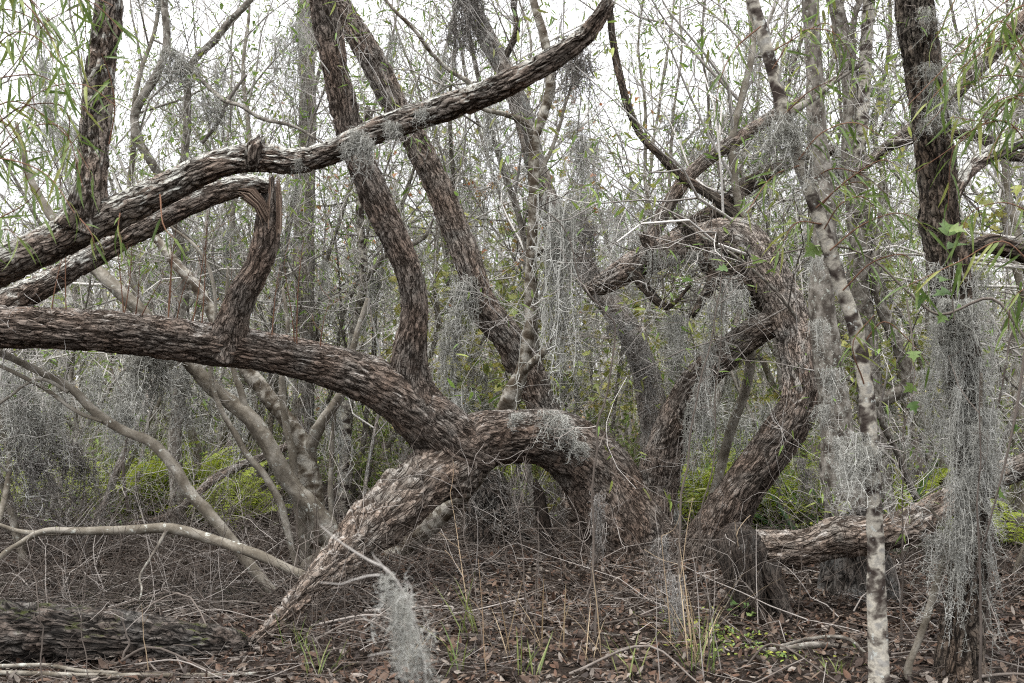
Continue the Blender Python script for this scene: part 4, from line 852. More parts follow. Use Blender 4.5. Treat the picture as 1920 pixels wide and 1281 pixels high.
SH = [[(-60, 210, 4.4), (20, 130, 4.35), (90, 40, 4.3), (150, 10, 4.3)], [(-80, 350, 4.45), (10, 240, 4.4), (80, 170, 4.3), (160, 160, 4.2), (220, 200, 4.15)],
      [(-70, 300, 4.4), (20, 300, 4.3), (90, 330, 4.25), (140, 400, 4.2)], [(-20, -40, 4.4), (60, 20, 4.3), (110, 100, 4.25), (130, 190, 4.2)],
      [(-90, 480, 4.5), (-20, 420, 4.4), (50, 380, 4.4), (110, 300, 4.3), (150, 250, 4.3)], [(-60, 150, 4.3), (30, 60, 4.2), (80, 80, 4.15), (120, 160, 4.1)],
      [(-30, 0, 4.3), (80, -30, 4.3), (180, 10, 4.3), (230, 60, 4.3)], [(-80, 400, 4.4), (-20, 300, 4.3), (30, 240, 4.3), (60, 200, 4.3)],
      [(-100, 560, 4.5), (-50, 470, 4.4), (10, 430, 4.35), (40, 450, 4.3)], [(10, -150, 4.3), (120, -60, 4.4), (160, 40, 4.5), (150, 120, 4.5)],
      [(-60, 230, 4.4), (30, 190, 4.5), (120, 250, 4.6), (175, 330, 4.6)], [(-70, 120, 4.5), (10, 60, 4.6), (50, 130, 4.6), (70, 240, 4.6)]]
for _ in range(10):
    x0, y0 = lr.uniform(-90, 10), lr.uniform(-60, 420); SH.append([(x0, y0, 4.45), (x0 + 60, y0 - lr.uniform(10, 70), 4.4), (x0 + lr.uniform(90, 150), y0 - lr.uniform(-40, 60), 4.35), (x0 + lr.uniform(130, 220), y0 + lr.uniform(0, 110), 4.35)])
for k, s_ in enumerate(SH): shoot_px(t, bs, s_, 13)
bt = np.array(bpy.data.objects['lichen_branch_tree'].location); t = bpy.data.objects['lichen_branch_tree']
shoot_px(t, bt, [(205, 270, 4.85), (215, 200, 4.8), (205, 140, 4.75), (190, 100, 4.7)], 9)
shoot_px(t, bt, [(225, 400, 4.9), (222, 425, 4.85), (228, 455, 4.8)], 6); shoot_px(t, bt, [(300, 365, 4.9), (310, 430, 4.8), (330, 450, 4.8)], 4)
shoot_px(t, bt, [(150, 410, 4.9), (172, 440, 4.8), (180, 470, 4.8)], 5)
bs = G(2010, 1290)
t = empty('willow_sapling', bs, 'young willow at the right edge trailing narrow leaves over the dark trunk', 'sapling')
limb('stem', [(2010, 1310, 26, 4.5), (2000, 900, 22, 4.5), (1985, 500, 18, 4.5), (1975, 200, 14, 4.5), (1960, -40, 10, 4.5), (1940, -250, 6, 4.5)], M['olive'], t, bs, style='smooth', res=.008, key='wsap2')
SH = [[(1970, 180, 4.5), (1910, 90, 4.5), (1850, 80, 4.5), (1800, 140, 4.5)], [(1975, 250, 4.5), (1920, 180, 4.4), (1870, 190, 4.4), (1830, 240, 4.4)], [(1965, 0, 4.5), (1900, 20, 4.4), (1860, 60, 4.4), (1830, 110, 4.4)],
      [(1980, 350, 4.5), (1940, 260, 4.5), (1890, 240, 4.5), (1850, 300, 4.5)], [(1985, 480, 4.5), (1930, 400, 4.5), (1880, 380, 4.5), (1820, 400, 4.6), (1800, 450, 4.6)], [(1975, 120, 4.5), (1930, 60, 4.6), (1880, 130, 4.6), (1870, 190, 4.6)], [(1990, 620, 4.5), (1930, 540, 4.5), (1900, 560, 4.5), (1890, 620, 4.5)]]
for _ in range(9):
    x0, y0 = 1990 - lr.uniform(0, 60), lr.uniform(-40, 520); SH.append([(x0, y0, 4.5), (x0 - 60, y0 - lr.uniform(20, 80), 4.5), (x0 - lr.uniform(100, 160), y0 - lr.uniform(-30, 60), 4.55), (x0 - lr.uniform(150, 250), y0 + lr.uniform(0, 110), 4.6)])
for s_ in SH: shoot_px(t, bs, s_, 14)
o = [x for x in bpy.data.objects if x.get('label', '').startswith('slender white and brown')][0]; bo = np.array(o.location)
for s_ in [[(1470, 215, 4.9), (1520, 170, 4.85), (1560, 150, 4.8)], [(1497, 300, 4.9), (1540, 250, 4.85), (1600, 230, 4.8), (1660, 260, 4.8)], [(1530, 390, 4.9), (1600, 330, 4.85), (1660, 300, 4.8), (1700, 330, 4.8)],
           [(1556, 470, 4.9), (1620, 420, 4.85), (1690, 400, 4.8), (1740, 430, 4.8)], [(1580, 545, 4.9), (1640, 490, 4.85), (1700, 480, 4.8), (1720, 540, 4.8)], [(1545, 430, 4.9), (1580, 380, 4.8), (1620, 370, 4.8), (1650, 410, 4.8)],
           [(1448, 130, 4.9), (1500, 60, 4.85), (1560, 60, 4.8), (1600, 110, 4.8)], [(1426, 50, 4.9), (1380, 90, 4.85), (1350, 150, 4.8), (1340, 210, 4.8)], [(1500, 310, 4.9), (1450, 330, 4.85), (1400, 400, 4.8)], [(1620, 720, 4.9), (1600, 640, 4.8), (1640, 590, 4.8)], [(1540, 420, 4.9), (1490, 420, 4.8), (1460, 470, 4.8)]]:
    shoot_px(o, bo, s_, 13, s=(.65, 1.15))
for _ in range(9):
    k_ = int(lr.uniform(.35, .9) * 100); C_, r_, T_ = LIMB['maple_tree7_0']; q = C_[int(k_ / 100 * (len(C_) - 1))]; px_, py_, d_ = pix(q); sg = 1 if lr.uniform() < .75 else -1
    shoot_px(o, bo, [(px_, py_, d_), (px_ + sg * 45, py_ - lr.uniform(20, 60), d_ - .05), (px_ + sg * lr.uniform(80, 120), py_ - lr.uniform(0, 60), d_ - .1), (px_ + sg * lr.uniform(110, 170), py_ + lr.uniform(0, 60), d_ - .1)], 9, s=(.6, 1.1))
# arching bramble-like stem with lobed leaves at right
bs = G(1770, 1180)
t = empty('maple_seedling', bs, 'thin brown arching stem with a few lobed green leaves, in front of the right trunks', 'sapling')
shoot_px(t, bs, [(1925, 640, 4.7), (1860, 560, 4.75), (1760, 590, 4.8), (1700, 545, 4.85), (1640, 490, 4.9), (1590, 466, 4.95), (1540, 462, 5.0), (1450, 480, 5.1), (1380, 500, 5.2), (1280, 535, 5.3)], 10, MAPM, .0075, .5, (.8, 1.3), 'twig_dark', 'arching_stem')
shoot_px(t, bs, [(1925, 640, 4.7), (1900, 800, 4.7), (1850, 1000, 4.8), (1790, 1215, 5.3)], 3, MAPM, .009, .5, (.7, 1.1), 'twig_dark', 'stem')
shoot_px(t, bs, [(1790, 600, 4.75), (1780, 520, 4.7), (1775, 450, 4.65), (1782, 425, 4.6)], 6, MAPM, .004, .4, (.8, 1.4), 'twig_dark', 'leafy_shoot')
shoot_px(t, bs, [(1700, 560, 4.8), (1715, 700, 4.8), (1690, 830, 4.9)], 3, MAPM, .005, .4, (.6, 1.0), 'twig_dark', 'leafy_shoot')

# ------------------------------------------------------------------ thicket prototypes, then individuals
def twig_proto(rng, name, h, r, lean, nb, lvl, mat, leafspec=None, stemmat='grey', crook=.16, blen=(.25, .5), up=.1, start=.2, cat=None):
    """a bare or thinly leaved sapling at the origin: trunk, branches, leaves"""
    root = bpy.data.objects.new(name, None); root.empty_display_size = .1
    pts = []; p = np.array((0, 0, -.12)); d = unit(np.array((lean[0], lean[1], 1.0)))
    n = 9
    for i in range(n + 1):
        pts.append([*p, r * (1 - .85 * i / n)]); d = unit(d + rng.normal(size=3) * crook * np.array((1, 1, .4)) + np.array((0, 0, .08))); p = p + d * h / n
    COL.objects.link(root)
    limb('trunk', pts, M[stemmat], root, None, style='smooth' if stemmat not in ('willow', 'cypress', 'dark_bark') else 'furrow', seed=int(rng.integers(999)), res=.02, key=name + '_p', world=True, wob=.02)
    C, rad, TT = LIMB[name + '_p']; T = Tubes(); tips = []
    for _ in range(nb):
        i = int(rng.uniform(start, 1) * (len(C) - 1)); dd = unit(np.cross(TT[i], rng.normal(size=3)) + .7 * TT[i])
        twig(rng, T, C[i], dd, h * rng.uniform(*blen), max(rad[i] * .5, .004), lvl, 5, .28, (0, 0, up), (2, 4), tips=tips, sides=4)
    mk_obj('branches', T.mesh('branches'), M[mat], root, 'stuff')
    if leafspec:
        shape, nl, cols, ls, wf = leafspec; Lf = Leaves()
        for _ in range(nl):
            p, d, l = tips[int(rng.integers(len(tips)))]
            p = p + rng.normal(size=3) * .05; s = rng.uniform(*ls)
            Lf.add(shape, p, unit(d * .4 + rng.normal(size=3) + np.array((0, 0, -.3))), rng.normal(size=3) * .6 + np.array((0, 0, 1)), s, s * wf, np.array(cols[int(rng.integers(len(cols)))]) * rng.uniform(.7, 1.3), .2, .2)
        mk_obj('leaves', Lf.mesh('leaves'), M['leaf'], root, 'stuff')
    return root
pr = np.random.default_rng(303)
FRESH = [(.20, .28, .07), (.27, .34, .09), (.16, .22, .06), (.34, .36, .10), (.22, .22, .10)]
OLV = [(.09, .12, .035), (.13, .16, .05), (.17, .18, .06), (.10, .10, .045)]
PROTO = {
    'bare': [twig_proto(pr, 'bare_sapling', pr.uniform(3.6, 6), pr.uniform(.022, .04), pr.normal(size=2) * .25, 15, 2, 'twig_grey', None, ('grey', 'olive', 'cypress')[k % 3]) for k in range(5)],
    'tall': [twig_proto(pr, 'tall_bare_tree', pr.uniform(7, 9), pr.uniform(.035, .055), pr.normal(size=2) * .2, 26, 2, 'twig_grey', ('lance', 620, GREEN, (.07, .12), .2), ('grey', 'cypress', 'olive')[k % 3], start=.3, blen=(.16, .34)) for k in range(4)],
    'leafy': [twig_proto(pr, 'leafy_sapling', pr.uniform(3.2, 5.5), pr.uniform(.02, .04), pr.normal(size=2) * .25, 14, 2, 'twig_grey', ('lance', 620, GREEN + OLV[2:3], (.07, .12), .2), ('olive', 'grey')[k % 2]) for k in range(4)],
    'yellow': [twig_proto(pr, 'yellow_leaved_sapling', pr.uniform(2.8, 3.8), .022, pr.normal(size=2) * .2, 13, 2, 'twig_grey', ('maple', 400, YELL, (.08, .13), 1.0), 'olive', start=.35) for k in range(2)],
    'rust': [twig_proto(pr, 'rust_leaved_sapling', 4.4, .024, pr.normal(size=2) * .2, 12, 2, 'twig_grey', ('maple', 300, RUST + RUST + YELL[:1], (.06, .11), 1.0), 'grey', start=.45)],
    'shrub': [twig_proto(pr, 'undergrowth_shrub', pr.uniform(1.0, 1.9), .014, pr.normal(size=2) * .3, 16, 2, 'twig_dark', ('oval', 800, FRESH, (.04, .075), .55), 'olive', start=.05, blen=(.3, .6)) for k in range(4)],
    'brush': [twig_proto(pr, 'dead_brush', pr.uniform(1.0, 2.2), .012, pr.normal(size=2) * .5, 18, 2, 'twig_grey', None, 'grey', start=.05, blen=(.3, .7), crook=.3) for k in range(4)],
}
for v in PROTO.values():
    for r_ in v: r_['used'] = 0
SCAT = []
sr = np.random.default_rng(909)
def plant(kind, x, y, s=1.0):
    pool = PROTO[kind]; r_ = pool[int(sr.integers(len(pool)))]
    o = copy_tree(r_) if r_['used'] else r_
    r_['used'] = 1; o['used'] = 1
    o.location = (x, y, gz(x, y)); o.rotation_euler = (0, 0, sr.uniform(0, 6.28)); o.scale = (s, s, s * sr.uniform(.9, 1.1))
    SCAT.append((o, kind)); return o
def ring(kind, n, dmin, dmax, s=(.8, 1.2), avoid=True, pxr=(-140, 2060)):
    for _ in range(n):
        for _try in range(20):
            d = math.sqrt(sr.uniform(dmin**2, dmax**2)); px = sr.uniform(*pxr); x = (px - CX) / F_PX * d
            if math.hypot(x + 3.2, d - 7.6) > 1.3: break
        plant(kind, x, d, sr.uniform(*s))
ring('bare', 28, 10, 16); ring('bare', 44, 16, 30, (.9, 1.4))
ring('leafy', 18, 9.8, 16); ring('leafy', 44, 16, 30, (.9, 1.3))
ring('tall', 15, 9.6, 14, (.7, 1.1), True, (-140, 640)); ring('tall', 9, 10.5, 15, (.8, 1.1), True, (640, 1300)); ring('tall', 28, 14, 26, (.9, 1.25)); ring('tall', 16, 9, 13, (.8, 1.1), True, (1250, 2060))
ring('shrub', 60, 10.5, 20, (.7, 1.2)); ring('brush', 44, 8.8, 17, (.7, 1.3)); ring('brush', 8, 8.6, 10.2, (.6, 1.0), True, (-80, 180)); ring('brush', 7, 8.9, 10.2, (.4, .7), True, (840, 1200))
for px, d in [(905, 11.2), (935, 12), (890, 13), (955, 13.5), (1290, 16), (790, 15), (1180, 17), (1700, 13), (860, 14)]: plant('yellow', (px - CX) / F_PX * d, d, sr.uniform(.9, 1.15))
for px, d in [(738, 12.5), (752, 14.5)]: plant('rust', (px - CX) / F_PX * d, d, 1.0)
for px, d, k in [(1880, 8.0, 'leafy'), (1990, 8.6, 'leafy'), (1760, 9, 'leafy'), (60, 8.6, 'leafy'), (-60, 7.8, 'leafy'), (1900, 11, 'yellow'), (1800, 10.5, 'leafy'), (1500, 10, 'leafy')]: plant(k, (px - CX) / F_PX * d, d, 1.0)
for v in PROTO.values():
    for r_ in v:
        if not r_['used']: r_.location = (0, 26, 0); SCAT.append((r_, 'bare'))
for o, k in SCAT:                                      # near tall trees: turn their long side boughs away from the view
    if k == 'tall' and o.location.y < 9.7: o.rotation_euler.z += 1.6
# moss on the far stems
for _ in range(230):
    d = mrng.uniform(9.2, 19); px = mrng.uniform(-60, 1980); top = mrng.uniform(.9, 3.4) if mrng.uniform() < .6 else mrng.uniform(3.4, 5.6)
    x = (px - CX) / F_PX * d; moss((x, d, top), mrng.uniform(.4, 1.4) * min(1, top), mrng.uniform(.6, 1.4), 'far' if d > 13 else 'mid', 'thicket')
# far wood that reads as one mass
def far_wood():
    rg = np.random.default_rng(44); T = Tubes(); n = 850
    for _ in range(n):
        y = rg.uniform(27, 52); x = rg.uniform(-.62, .62) * y; h = rg.uniform(3, 8) * (1 if y < 40 else 1.2)
        p = np.array((x, y, -.1)); ln = rg.normal(size=2) * .1 * h
        T.add([p, p + (ln[0] * .3, ln[1] * .3, h * .35), p + (ln[0] * .5 + rg.normal() * .1, ln[1], h * .7), p + (ln[0], ln[1], h)], np.array((1, .8, .6, .2)) * rg.uniform(.02, .07), 4, rg.uniform())
    for _ in range(2600):
        y = rg.uniform(27, 50); x = rg.uniform(-.62, .62) * y; z = rg.uniform(.2, 1) ** .8 * 6
        p = np.array((x, y, z)); d = rg.normal(size=3) * np.array((1, .5, .7)); d = unit(d) * rg.uniform(.8, 2.2)
        T.add([p, p + d * .4 + rg.normal(size=3) * .1, p + d * .75 + rg.normal(size=3) * .15, p + d], np.array((1, .8, .6, .3)) * rg.uniform(.006, .018), 3, rg.uniform())
    o = mk_obj('far_wood', T.mesh('far_wood'), M['twig_grey']); props(o, 'distant grey thicket of bare stems closing the view', None, None, 'stuff')
    n = 60000; y = rg.uniform(27, 50, n); x = rg.uniform(-.62, .62, n) * y
    top = 4.2 + 2.4 * fbm(x * .22, y * .1, 1.0, 3, 3)
    z = rg.uniform(0, 1, n) ** 1.15 * np.maximum(top, 1.5) + .1
    cl = np.array([(.16, .21, .06), (.24, .27, .08), (.31, .31, .11), (.34, .33, .28), (.42, .39, .09), (.26, .24, .19), (.38, .22, .09)])
    c = cl[rg.integers(len(cl), size=n)] * rg.uniform(.7, 1.3, (n, 1)); s = rg.uniform(.09, .2, n)
    A = np.concatenate([np.stack([x, y, z], 1), rand_dirs(rg, n), rand_dirs(rg, n), s[:, None], (s * .5)[:, None], c, np.full((n, 1), .1), np.full((n, 1), .1)], 1)
    Lf = Leaves(); Lf.addm('kite', A)
    o = mk_obj('far_foliage', Lf.mesh('far_foliage'), M['leaf']); props(o, 'distant olive foliage of the far thicket', None, None, 'stuff')
far_wood()

# ------------------------------------------------------------------ ferns and herbs
def fern_proto(rng):
    Lf = Leaves(); n = 22
    for k in range(n):
        u = (k + 1) / n; p = (u * .55, 0, .42 * u - .42 * u * u); tl = .10 * math.sin(min(1, u * 1.15) * math.pi * .9 + .25) + .012
        for s in (-1, 1):
            c = np.array((.40, .47, .07)) * rng.uniform(.75, 1.25)
            Lf.add('oval', p, (.35, s, -.05), (0, 0, 1), tl, .026, c, .25, .1)
    me = Lf.mesh('frond'); me.materials.append(M['leaf']); return me
FROND = [fern_proto(np.random.default_rng(k)) for k in range(3)]
FERNS = []
def fern(px, py, s=1.0, d=None):
    p = G(px, py) if d is None else np.array([*P(px, py, d)[:2], 0.]); p[2] = gz(p[0], p[1])
    t = empty('fern', p, None, 'fern', 'green ferns on the swamp floor'); n = int(sr.integers(7, 11)); a0 = sr.uniform(0, 6.28)
    for k in range(n):
        o = bpy.data.objects.new('frond', FROND[k % 3]); COL.objects.link(o); o.parent = t; o['kind'] = 'stuff'
        o.rotation_euler = (sr.normal() * .15, -sr.uniform(.1, .8), a0 + k * 6.28 / n + sr.normal() * .2); f = sr.uniform(.8, 1.2) * s; o.scale = (f, f, f)
    FERNS.append(t)
for px, d, s in [(245, 10.6, 1.2), (285, 11.2, 1.4), (320, 10.8, 1.5), (350, 11.4, 1.3), (390, 11.0, 1.2), (415, 10.4, 1.0), (205, 11.5, 1.1), (170, 12.2, 1.1), (300, 12.3, 1.4), (365, 12.6, 1.3), (240, 12.8, 1.2), (20, 12, 1.2), (-10, 11, 1.2), (470, 11.2, 1.0), (505, 11.8, 1.1),
                 (1340, 10.4, 1.3), (1370, 11.0, 1.4), (1405, 10.6, 1.4), (1330, 11.8, 1.3), (1440, 11.4, 1.3), (1475, 10.9, 1.2), (1395, 12.2, 1.3), (1520, 11.6, 1.2), (1350, 12.8, 1.4), (1450, 12.9, 1.4), (1690, 10.5, 1.2), (1730, 11.0, 1.2), (885, 12.5, 1.2), (915, 13, 1.2), (780, 13, 1.1), (1780, 9.8, 1.1), (1890, 9.5, 1.0), (1600, 11.5, 1.2)]:
    fern((px), 900, s * 1.4, d)
def ground_cover():
    rg = np.random.default_rng(8); Lf = Leaves(); rows = []
    for cx_, cy_, sx_, sy_, n in [(300, 11.0, .8, .8, 2600), (1410, 10.4, .75, .6, 3800), (20, 11.5, .6, .9, 700), (1750, 10.5, .6, .7, 700), (860, 12.5, .8, .7, 600), (1345, 5.9, .22, .22, 260), (1300, 6.3, .2, .2, 120), (1420, 5.6, .3, .12, 120)]:
        y = cy_ + rg.normal(size=n) * sy_ * .6; x = (cx_ - CX) / F_PX * cy_ + rg.normal(size=n) * sx_ * .7
        hh = (1.05 if cx_ > 1300 else .8) if cy_ > 10.3 else (.5 if cy_ > 8 else .05)
        z = ground_z(x, y) + rg.uniform(0, 1, n) ** 1.5 * hh
        s = rg.uniform(.03, .07, n) * (1 if cy_ > 8 else .55)
        c = np.array([(.20, .29, .06), (.30, .38, .075), (.38, .40, .075), (.15, .23, .07), (.26, .23, .09)])[rg.integers(4, size=n)] * rg.uniform(.7, 1.2, (n, 1))
        d = rand_dirs(rg, n); d[:, 2] *= .5; u = rand_dirs(rg, n) * .5 + np.array((0, 0, 1))
        rows.append(np.concatenate([np.stack([x, y, z], 1), d, u, s[:, None], (s * .55)[:, None], c, np.full((n, 1), .2), np.full((n, 1), .15)], 1))
    Lf.addm('oval', np.concatenate(rows))
    o = mk_obj('ground_cover', Lf.mesh('ground_cover'), M['leaf']); props(o, 'low green leafy ground cover between the trunks', None, None, 'stuff')
ground_cover()
# sword-leaved clumps behind the looping trunk
def sword_clump(px, d, n, ln, label, col=((.03, .07, .025), (.06, .12, .03)), wd=.03, up=1.2, cat='plant', name='sword_leaf_plant'):
    p = np.array([*P(px, 900, d)[:2], 0.]); p[2] = gz(p[0], p[1]); t = empty(name, p, label, cat)
    for k in range(n):
        Lf = Leaves(); dd = unit(np.array((sr.normal(), sr.normal() * .7, up * sr.uniform(.6, 1.5)))); c = np.array(col[0]) + (np.array(col[1]) - np.array(col[0])) * sr.uniform()
        Lf.add('lance', (0, 0, 0), dd, (-dd[0], -dd[1], 1.0), ln * sr.uniform(.6, 1.2), wd * sr.uniform(.7, 1.2), c, sr.uniform(.1, .45), .25)
        mk_obj('blade', Lf.mesh('blade'), M['leaf'], t)
    return t
sword_clump(1500, 9.2, 14, 1.0, 'dark green sword-leaved plant behind the looping trunk'); sword_clump(1400, 10.4, 12, 1.0, 'dark sword-leaved plant in the gap under the looping trunk')
sword_clump(1560, 9.8, 12, 1.1, 'sword-leaved plant right of the swollen grey base'); sword_clump(1680, 9.0, 12, 1.1, 'upright sword-leaved plant behind the mottled sapling')
GR = ((.10, .15, .035), (.24, .26, .09)); ST = ((.30, .22, .13), (.48, .38, .25))
def tuft(px, py, n, ln, label, col, wd=.008, name='grass_tuft'):
    p = G(px, py); t = empty(name, p, label, 'grass')
    for k in range(n):
        Lf = Leaves(); dd = unit(np.array((sr.normal() * .35, sr.normal() * .35, 1))); c = np.array(col[0]) + (np.array(col[1]) - np.array(col[0])) * sr.uniform()
        Lf.add('lance', (sr.normal() * .04, sr.normal() * .04, -.01), dd, (-dd[0], -dd[1], .3), ln * sr.uniform(.5, 1.25), wd * sr.uniform(.7, 1.2), c, sr.uniform(.0, .5), .3)
        mk_obj('blade', Lf.mesh('blade'), M['leaf'], t)
tuft(560, 1225, 12, .26, 'green grass tuft right of the propping limb foot', GR); tuft(600, 1262, 12, .22, 'green grass tuft at the bottom edge, left of the blurred moss', GR); tuft(855, 1262, 9, .28, 'yellow-green grass tuft at the bottom edge, right of the blurred moss', GR)
tuft(880, 1195, 7, .42, 'tall light green grass blades in front of the arch', GR, .010); tuft(980, 1268, 8, .3, 'green and tan grass tuft below the dark stick', GR); tuft(1310, 1262, 12, .42, 'green rushes at bottom, left of the pale branch', ((.10, .16, .04), (.2, .25, .08)), .006)
tuft(1180, 1275, 6, .3, 'short green grass at the bottom edge right of the dark stick', GR); tuft(1560, 1265, 10, .16, 'small green grass tuft beside the mottled sapling', GR)
tuft(1030, 1225, 7, .5, 'dry tan grass stalks at bottom centre', ST, .0065, 'dry_grass'); tuft(1110, 1245, 7, .45, 'dry tan grass stalks right of the dark stick', ST, .0065, 'dry_grass'); tuft(1305, 1250, 16, .6, 'tan stalks standing at bottom right of the arch', ST, .0065, 'dry_grass'); tuft(945, 1240, 6, .5, 'dry tan stalks left of the dark stick', ST, .0065, 'dry_grass')
tuft(760, 1250, 12, .3, 'dry straw tuft behind the blurred moss', ST, .006, 'dry_grass')
# little green seedling by the roots
p = G(1392, 1160); t = empty('seedling', p, 'small bright green seedling at the foot of the torn root', 'plant')
for k in range(16):
    d = unit(np.array((sr.normal(), sr.normal(), .3))); put_leaf(MAPM[k % 3], p + np.array((sr.normal() * .05, sr.normal() * .04, sr.uniform(.02, .12))), d, (0, -.4, 1), t, p, sr.uniform(.5, .8))

# ------------------------------------------------------------------ thin upright stems in front
STEMS = []
def stem(pts, r, label, tone=.5, mat='twig_grey', nb=4, lvl=1, cat='stem'):
    A = spline(np.array([[*P(x, y, d), 0] for x, y, d in pts]), 5)[:, :3]; b = A[0].copy(); T = Tubes(); q_ = np.arange(len(A)) * .45; sd_ = int(sr.integers(999)); A = A + .022 * np.stack([vnoise(q_, sd_, k + .5, 7) for k in range(3)], 1) * np.minimum(1, q_)[:, None]; r = r * .75; tone = tone * .55; mat = 'stick' if mat == 'twig_grey' else mat
    t = empty('thin_stem', b, label, cat); T.add(A, np.linspace(r, r * .3, len(A)), 5, tone)
    mk_obj('stem', T.mesh('stem', b), M[mat], t); T = Tubes()
    for _ in range(nb):
        i = int(sr.integers(len(A) // 3, len(A))); twig(sr, T, A[i], unit(sr.normal(size=3) * .8 + np.array((0, 0, .7))), sr.uniform(.15, .45), r * .45, lvl, 5, .3)
    if nb: mk_obj('side_twigs', T.mesh('side_twigs', b), M[mat], t, 'stuff')
stem([(1120, 1230, 5.7), (1118, 1120, 5.75), (1112, 1000, 5.8), (1114, 900, 5.8), (1120, 800, 5.8), (1145, 690, 5.8), (1148, 600, 5.8), (1095, 540, 5.8), (1060, 430, 5.8), (1010, 385, 5.8)], .012, 'thin grey stem in front of the arch base, mossy below', .45, nb=7)
stem([(1095, 1215, 5.8), (1104, 1110, 5.85), (1110, 1020, 5.9), (1116, 960, 5.9)], .010, 'short dark stem just left of the mossy thin stem', .3, nb=3)
stem([(905, 1235, 5.5), (900, 1150, 5.55), (885, 1060, 5.6), (868, 980, 5.6), (860, 900, 5.6), (845, 830, 5.6)], .005, 'wispy tan stem before the left foot of the arch', .8, nb=6)
stem([(980, 1230, 5.5), (984, 1130, 5.5), (980, 1030, 5.5), (972, 950, 5.5), (990, 880, 5.5)], .006, 'pale wispy stem under the middle of the arch', .85, nb=6)
stem([(1270, 1190, 5.9), (1275, 1050, 5.95), (1285, 900, 6.0), (1300, 780, 6.0), (1335, 640, 6.0), (1350, 520, 6.0), (1340, 380, 6.0)], .012, 'thin grey moss-hung stem in front of the twin leaning trunks', .5, nb=6)
stem([(1300, 1180, 6.0), (1310, 1000, 6.0), (1340, 850, 6.0), (1345, 700, 6.0), (1360, 560, 6.0), (1400, 440, 6.0)], .008, 'second thin stem, close right of the moss-hung one', .35, nb=6)
stem([(1228, 1120, 6.4), (1220, 1060, 6.3), (1190, 1010, 6.3), (1160, 985, 6.2), (1120, 1000, 6.2)], .006, 'grey twig arching over the foot of the big trunk', .8, nb=3)
stem([(1690, 1200, 5.6), (1692, 1080, 5.6), (1690, 960, 5.6), (1700, 820, 5.6), (1715, 640, 5.6)], .009, 'thin brown stem between the mottled sapling and the bending one', .3, nb=5)
stem([(1838, 1281, 4.7), (1842, 1100, 4.7), (1836, 900, 4.7), (1840, 700, 4.7)], .010, 'straight cut brown stem in front of the shaggy moss', .35, 'twig_dark', 2)
stem([(1925, 560, 5.6), (1890, 640, 5.6), (1880, 720, 5.6), (1850, 850, 5.7), (1860, 1000, 5.8), (1850, 1180, 5.9)][::-1], .014, 'dark curved stem at the right edge beside the shaggy moss', .3, 'twig_dark', 4)
stem([(80, 1281, 4.9), (75, 1200, 4.9), (80, 1150, 4.9), (60, 1060, 4.95), (70, 980, 5.0)], .006, 'thin grey stem standing before the dark log', .6, nb=4)
stem([(230, 1235, 5.3), (236, 1180, 5.3), (228, 1150, 5.3)], .010, 'short broken twig stuck up before the dark log', .8, nb=1)
stem([(165, 1270, 5.0), (150, 1180, 5.05), (160, 1090, 5.1), (140, 1000, 5.1)], .004, 'fine grey stem at lower left over the dark log', .5, nb=5)
stem([(150, 1000, 9.5), (160, 900, 9.5), (145, 840, 9.4), (160, 780, 9.4)], .016, 'dead brown stem among the ferns at left', .5, nb=5)
stem([(240, 960, 9.5), (232, 870, 9.5), (235, 800, 9.5), (230, 740, 9.5), (205, 690, 9.5), (230, 620, 9.5)], .022, 'grey dead stem left of the fern patch', .7, nb=6)
stem([(560, 1210, 5.9), (545, 1120, 5.9), (520, 1080, 5.9)], .005, 'dry twig by the foot of the propping limb', .6, nb=5)

DRY = []
for _ in range(24):
    px = sr.uniform(820, 1400) if sr.uniform() < .45 else sr.uniform(40, 1880); py = sr.uniform(1130, 1285); g = G(px, py); ln = sr.uniform(.35, 1.0); lean = sr.normal(size=2) * .16
    q_ = np.linspace(0, 1, 7)[:, None]; A = g + q_ * np.array((lean[0], lean[1], 1)) * ln + .02 * np.concatenate([vnoise(q_ * 4, px, k + .5, 7) for k in range(3)], 1) * q_
    T = Tubes(); T.add(A, np.linspace(.0036, .0012, 7) * sr.uniform(.7, 1.2), 4, sr.uniform())
    for _k in range(int(sr.integers(0, 4))): twig(sr, T, A[int(sr.integers(2, 7))], unit(sr.normal(size=3) * .7 + np.array((0, 0, .8))), ln * .3, .0016, 0, 4, .25)
    o = mk_obj('dry_stalk', T.mesh('dry_stalk', g), M['straw'] if sr.uniform() < .3 else M['stick']); o.location = tuple(g); DRY.append(o)
lo = [x for x in bpy.data.objects if x.get('label', '').startswith('massive twisted')][0]; T = Tubes(); tips = []
for _ in range(34):
    p = P(sr.uniform(1170, 1400), sr.uniform(400, 560), 8.3 + sr.uniform(-.3, .3)); twig(sr, T, p, unit(sr.normal(size=3)), sr.uniform(.35, .9), sr.uniform(.004, .008), 1, 6, .35, (0, 0, 0), (2, 4), tips=tips)
mk_obj('tangled_twigs', T.mesh('tangled_twigs', np.array(lo.location)), M['twig_grey'], lo, 'stuff')
for a in [(1225, 470, 8.2, 90, .7), (1260, 480, 8.2, 60, .6), (1300, 470, 8.15, 60, .5), (1345, 470, 8.1, 60, .5), (1270, 590, 8.2, 100, .6)]: moss_px(*a, 'mid', 'the tangled top of the loop')
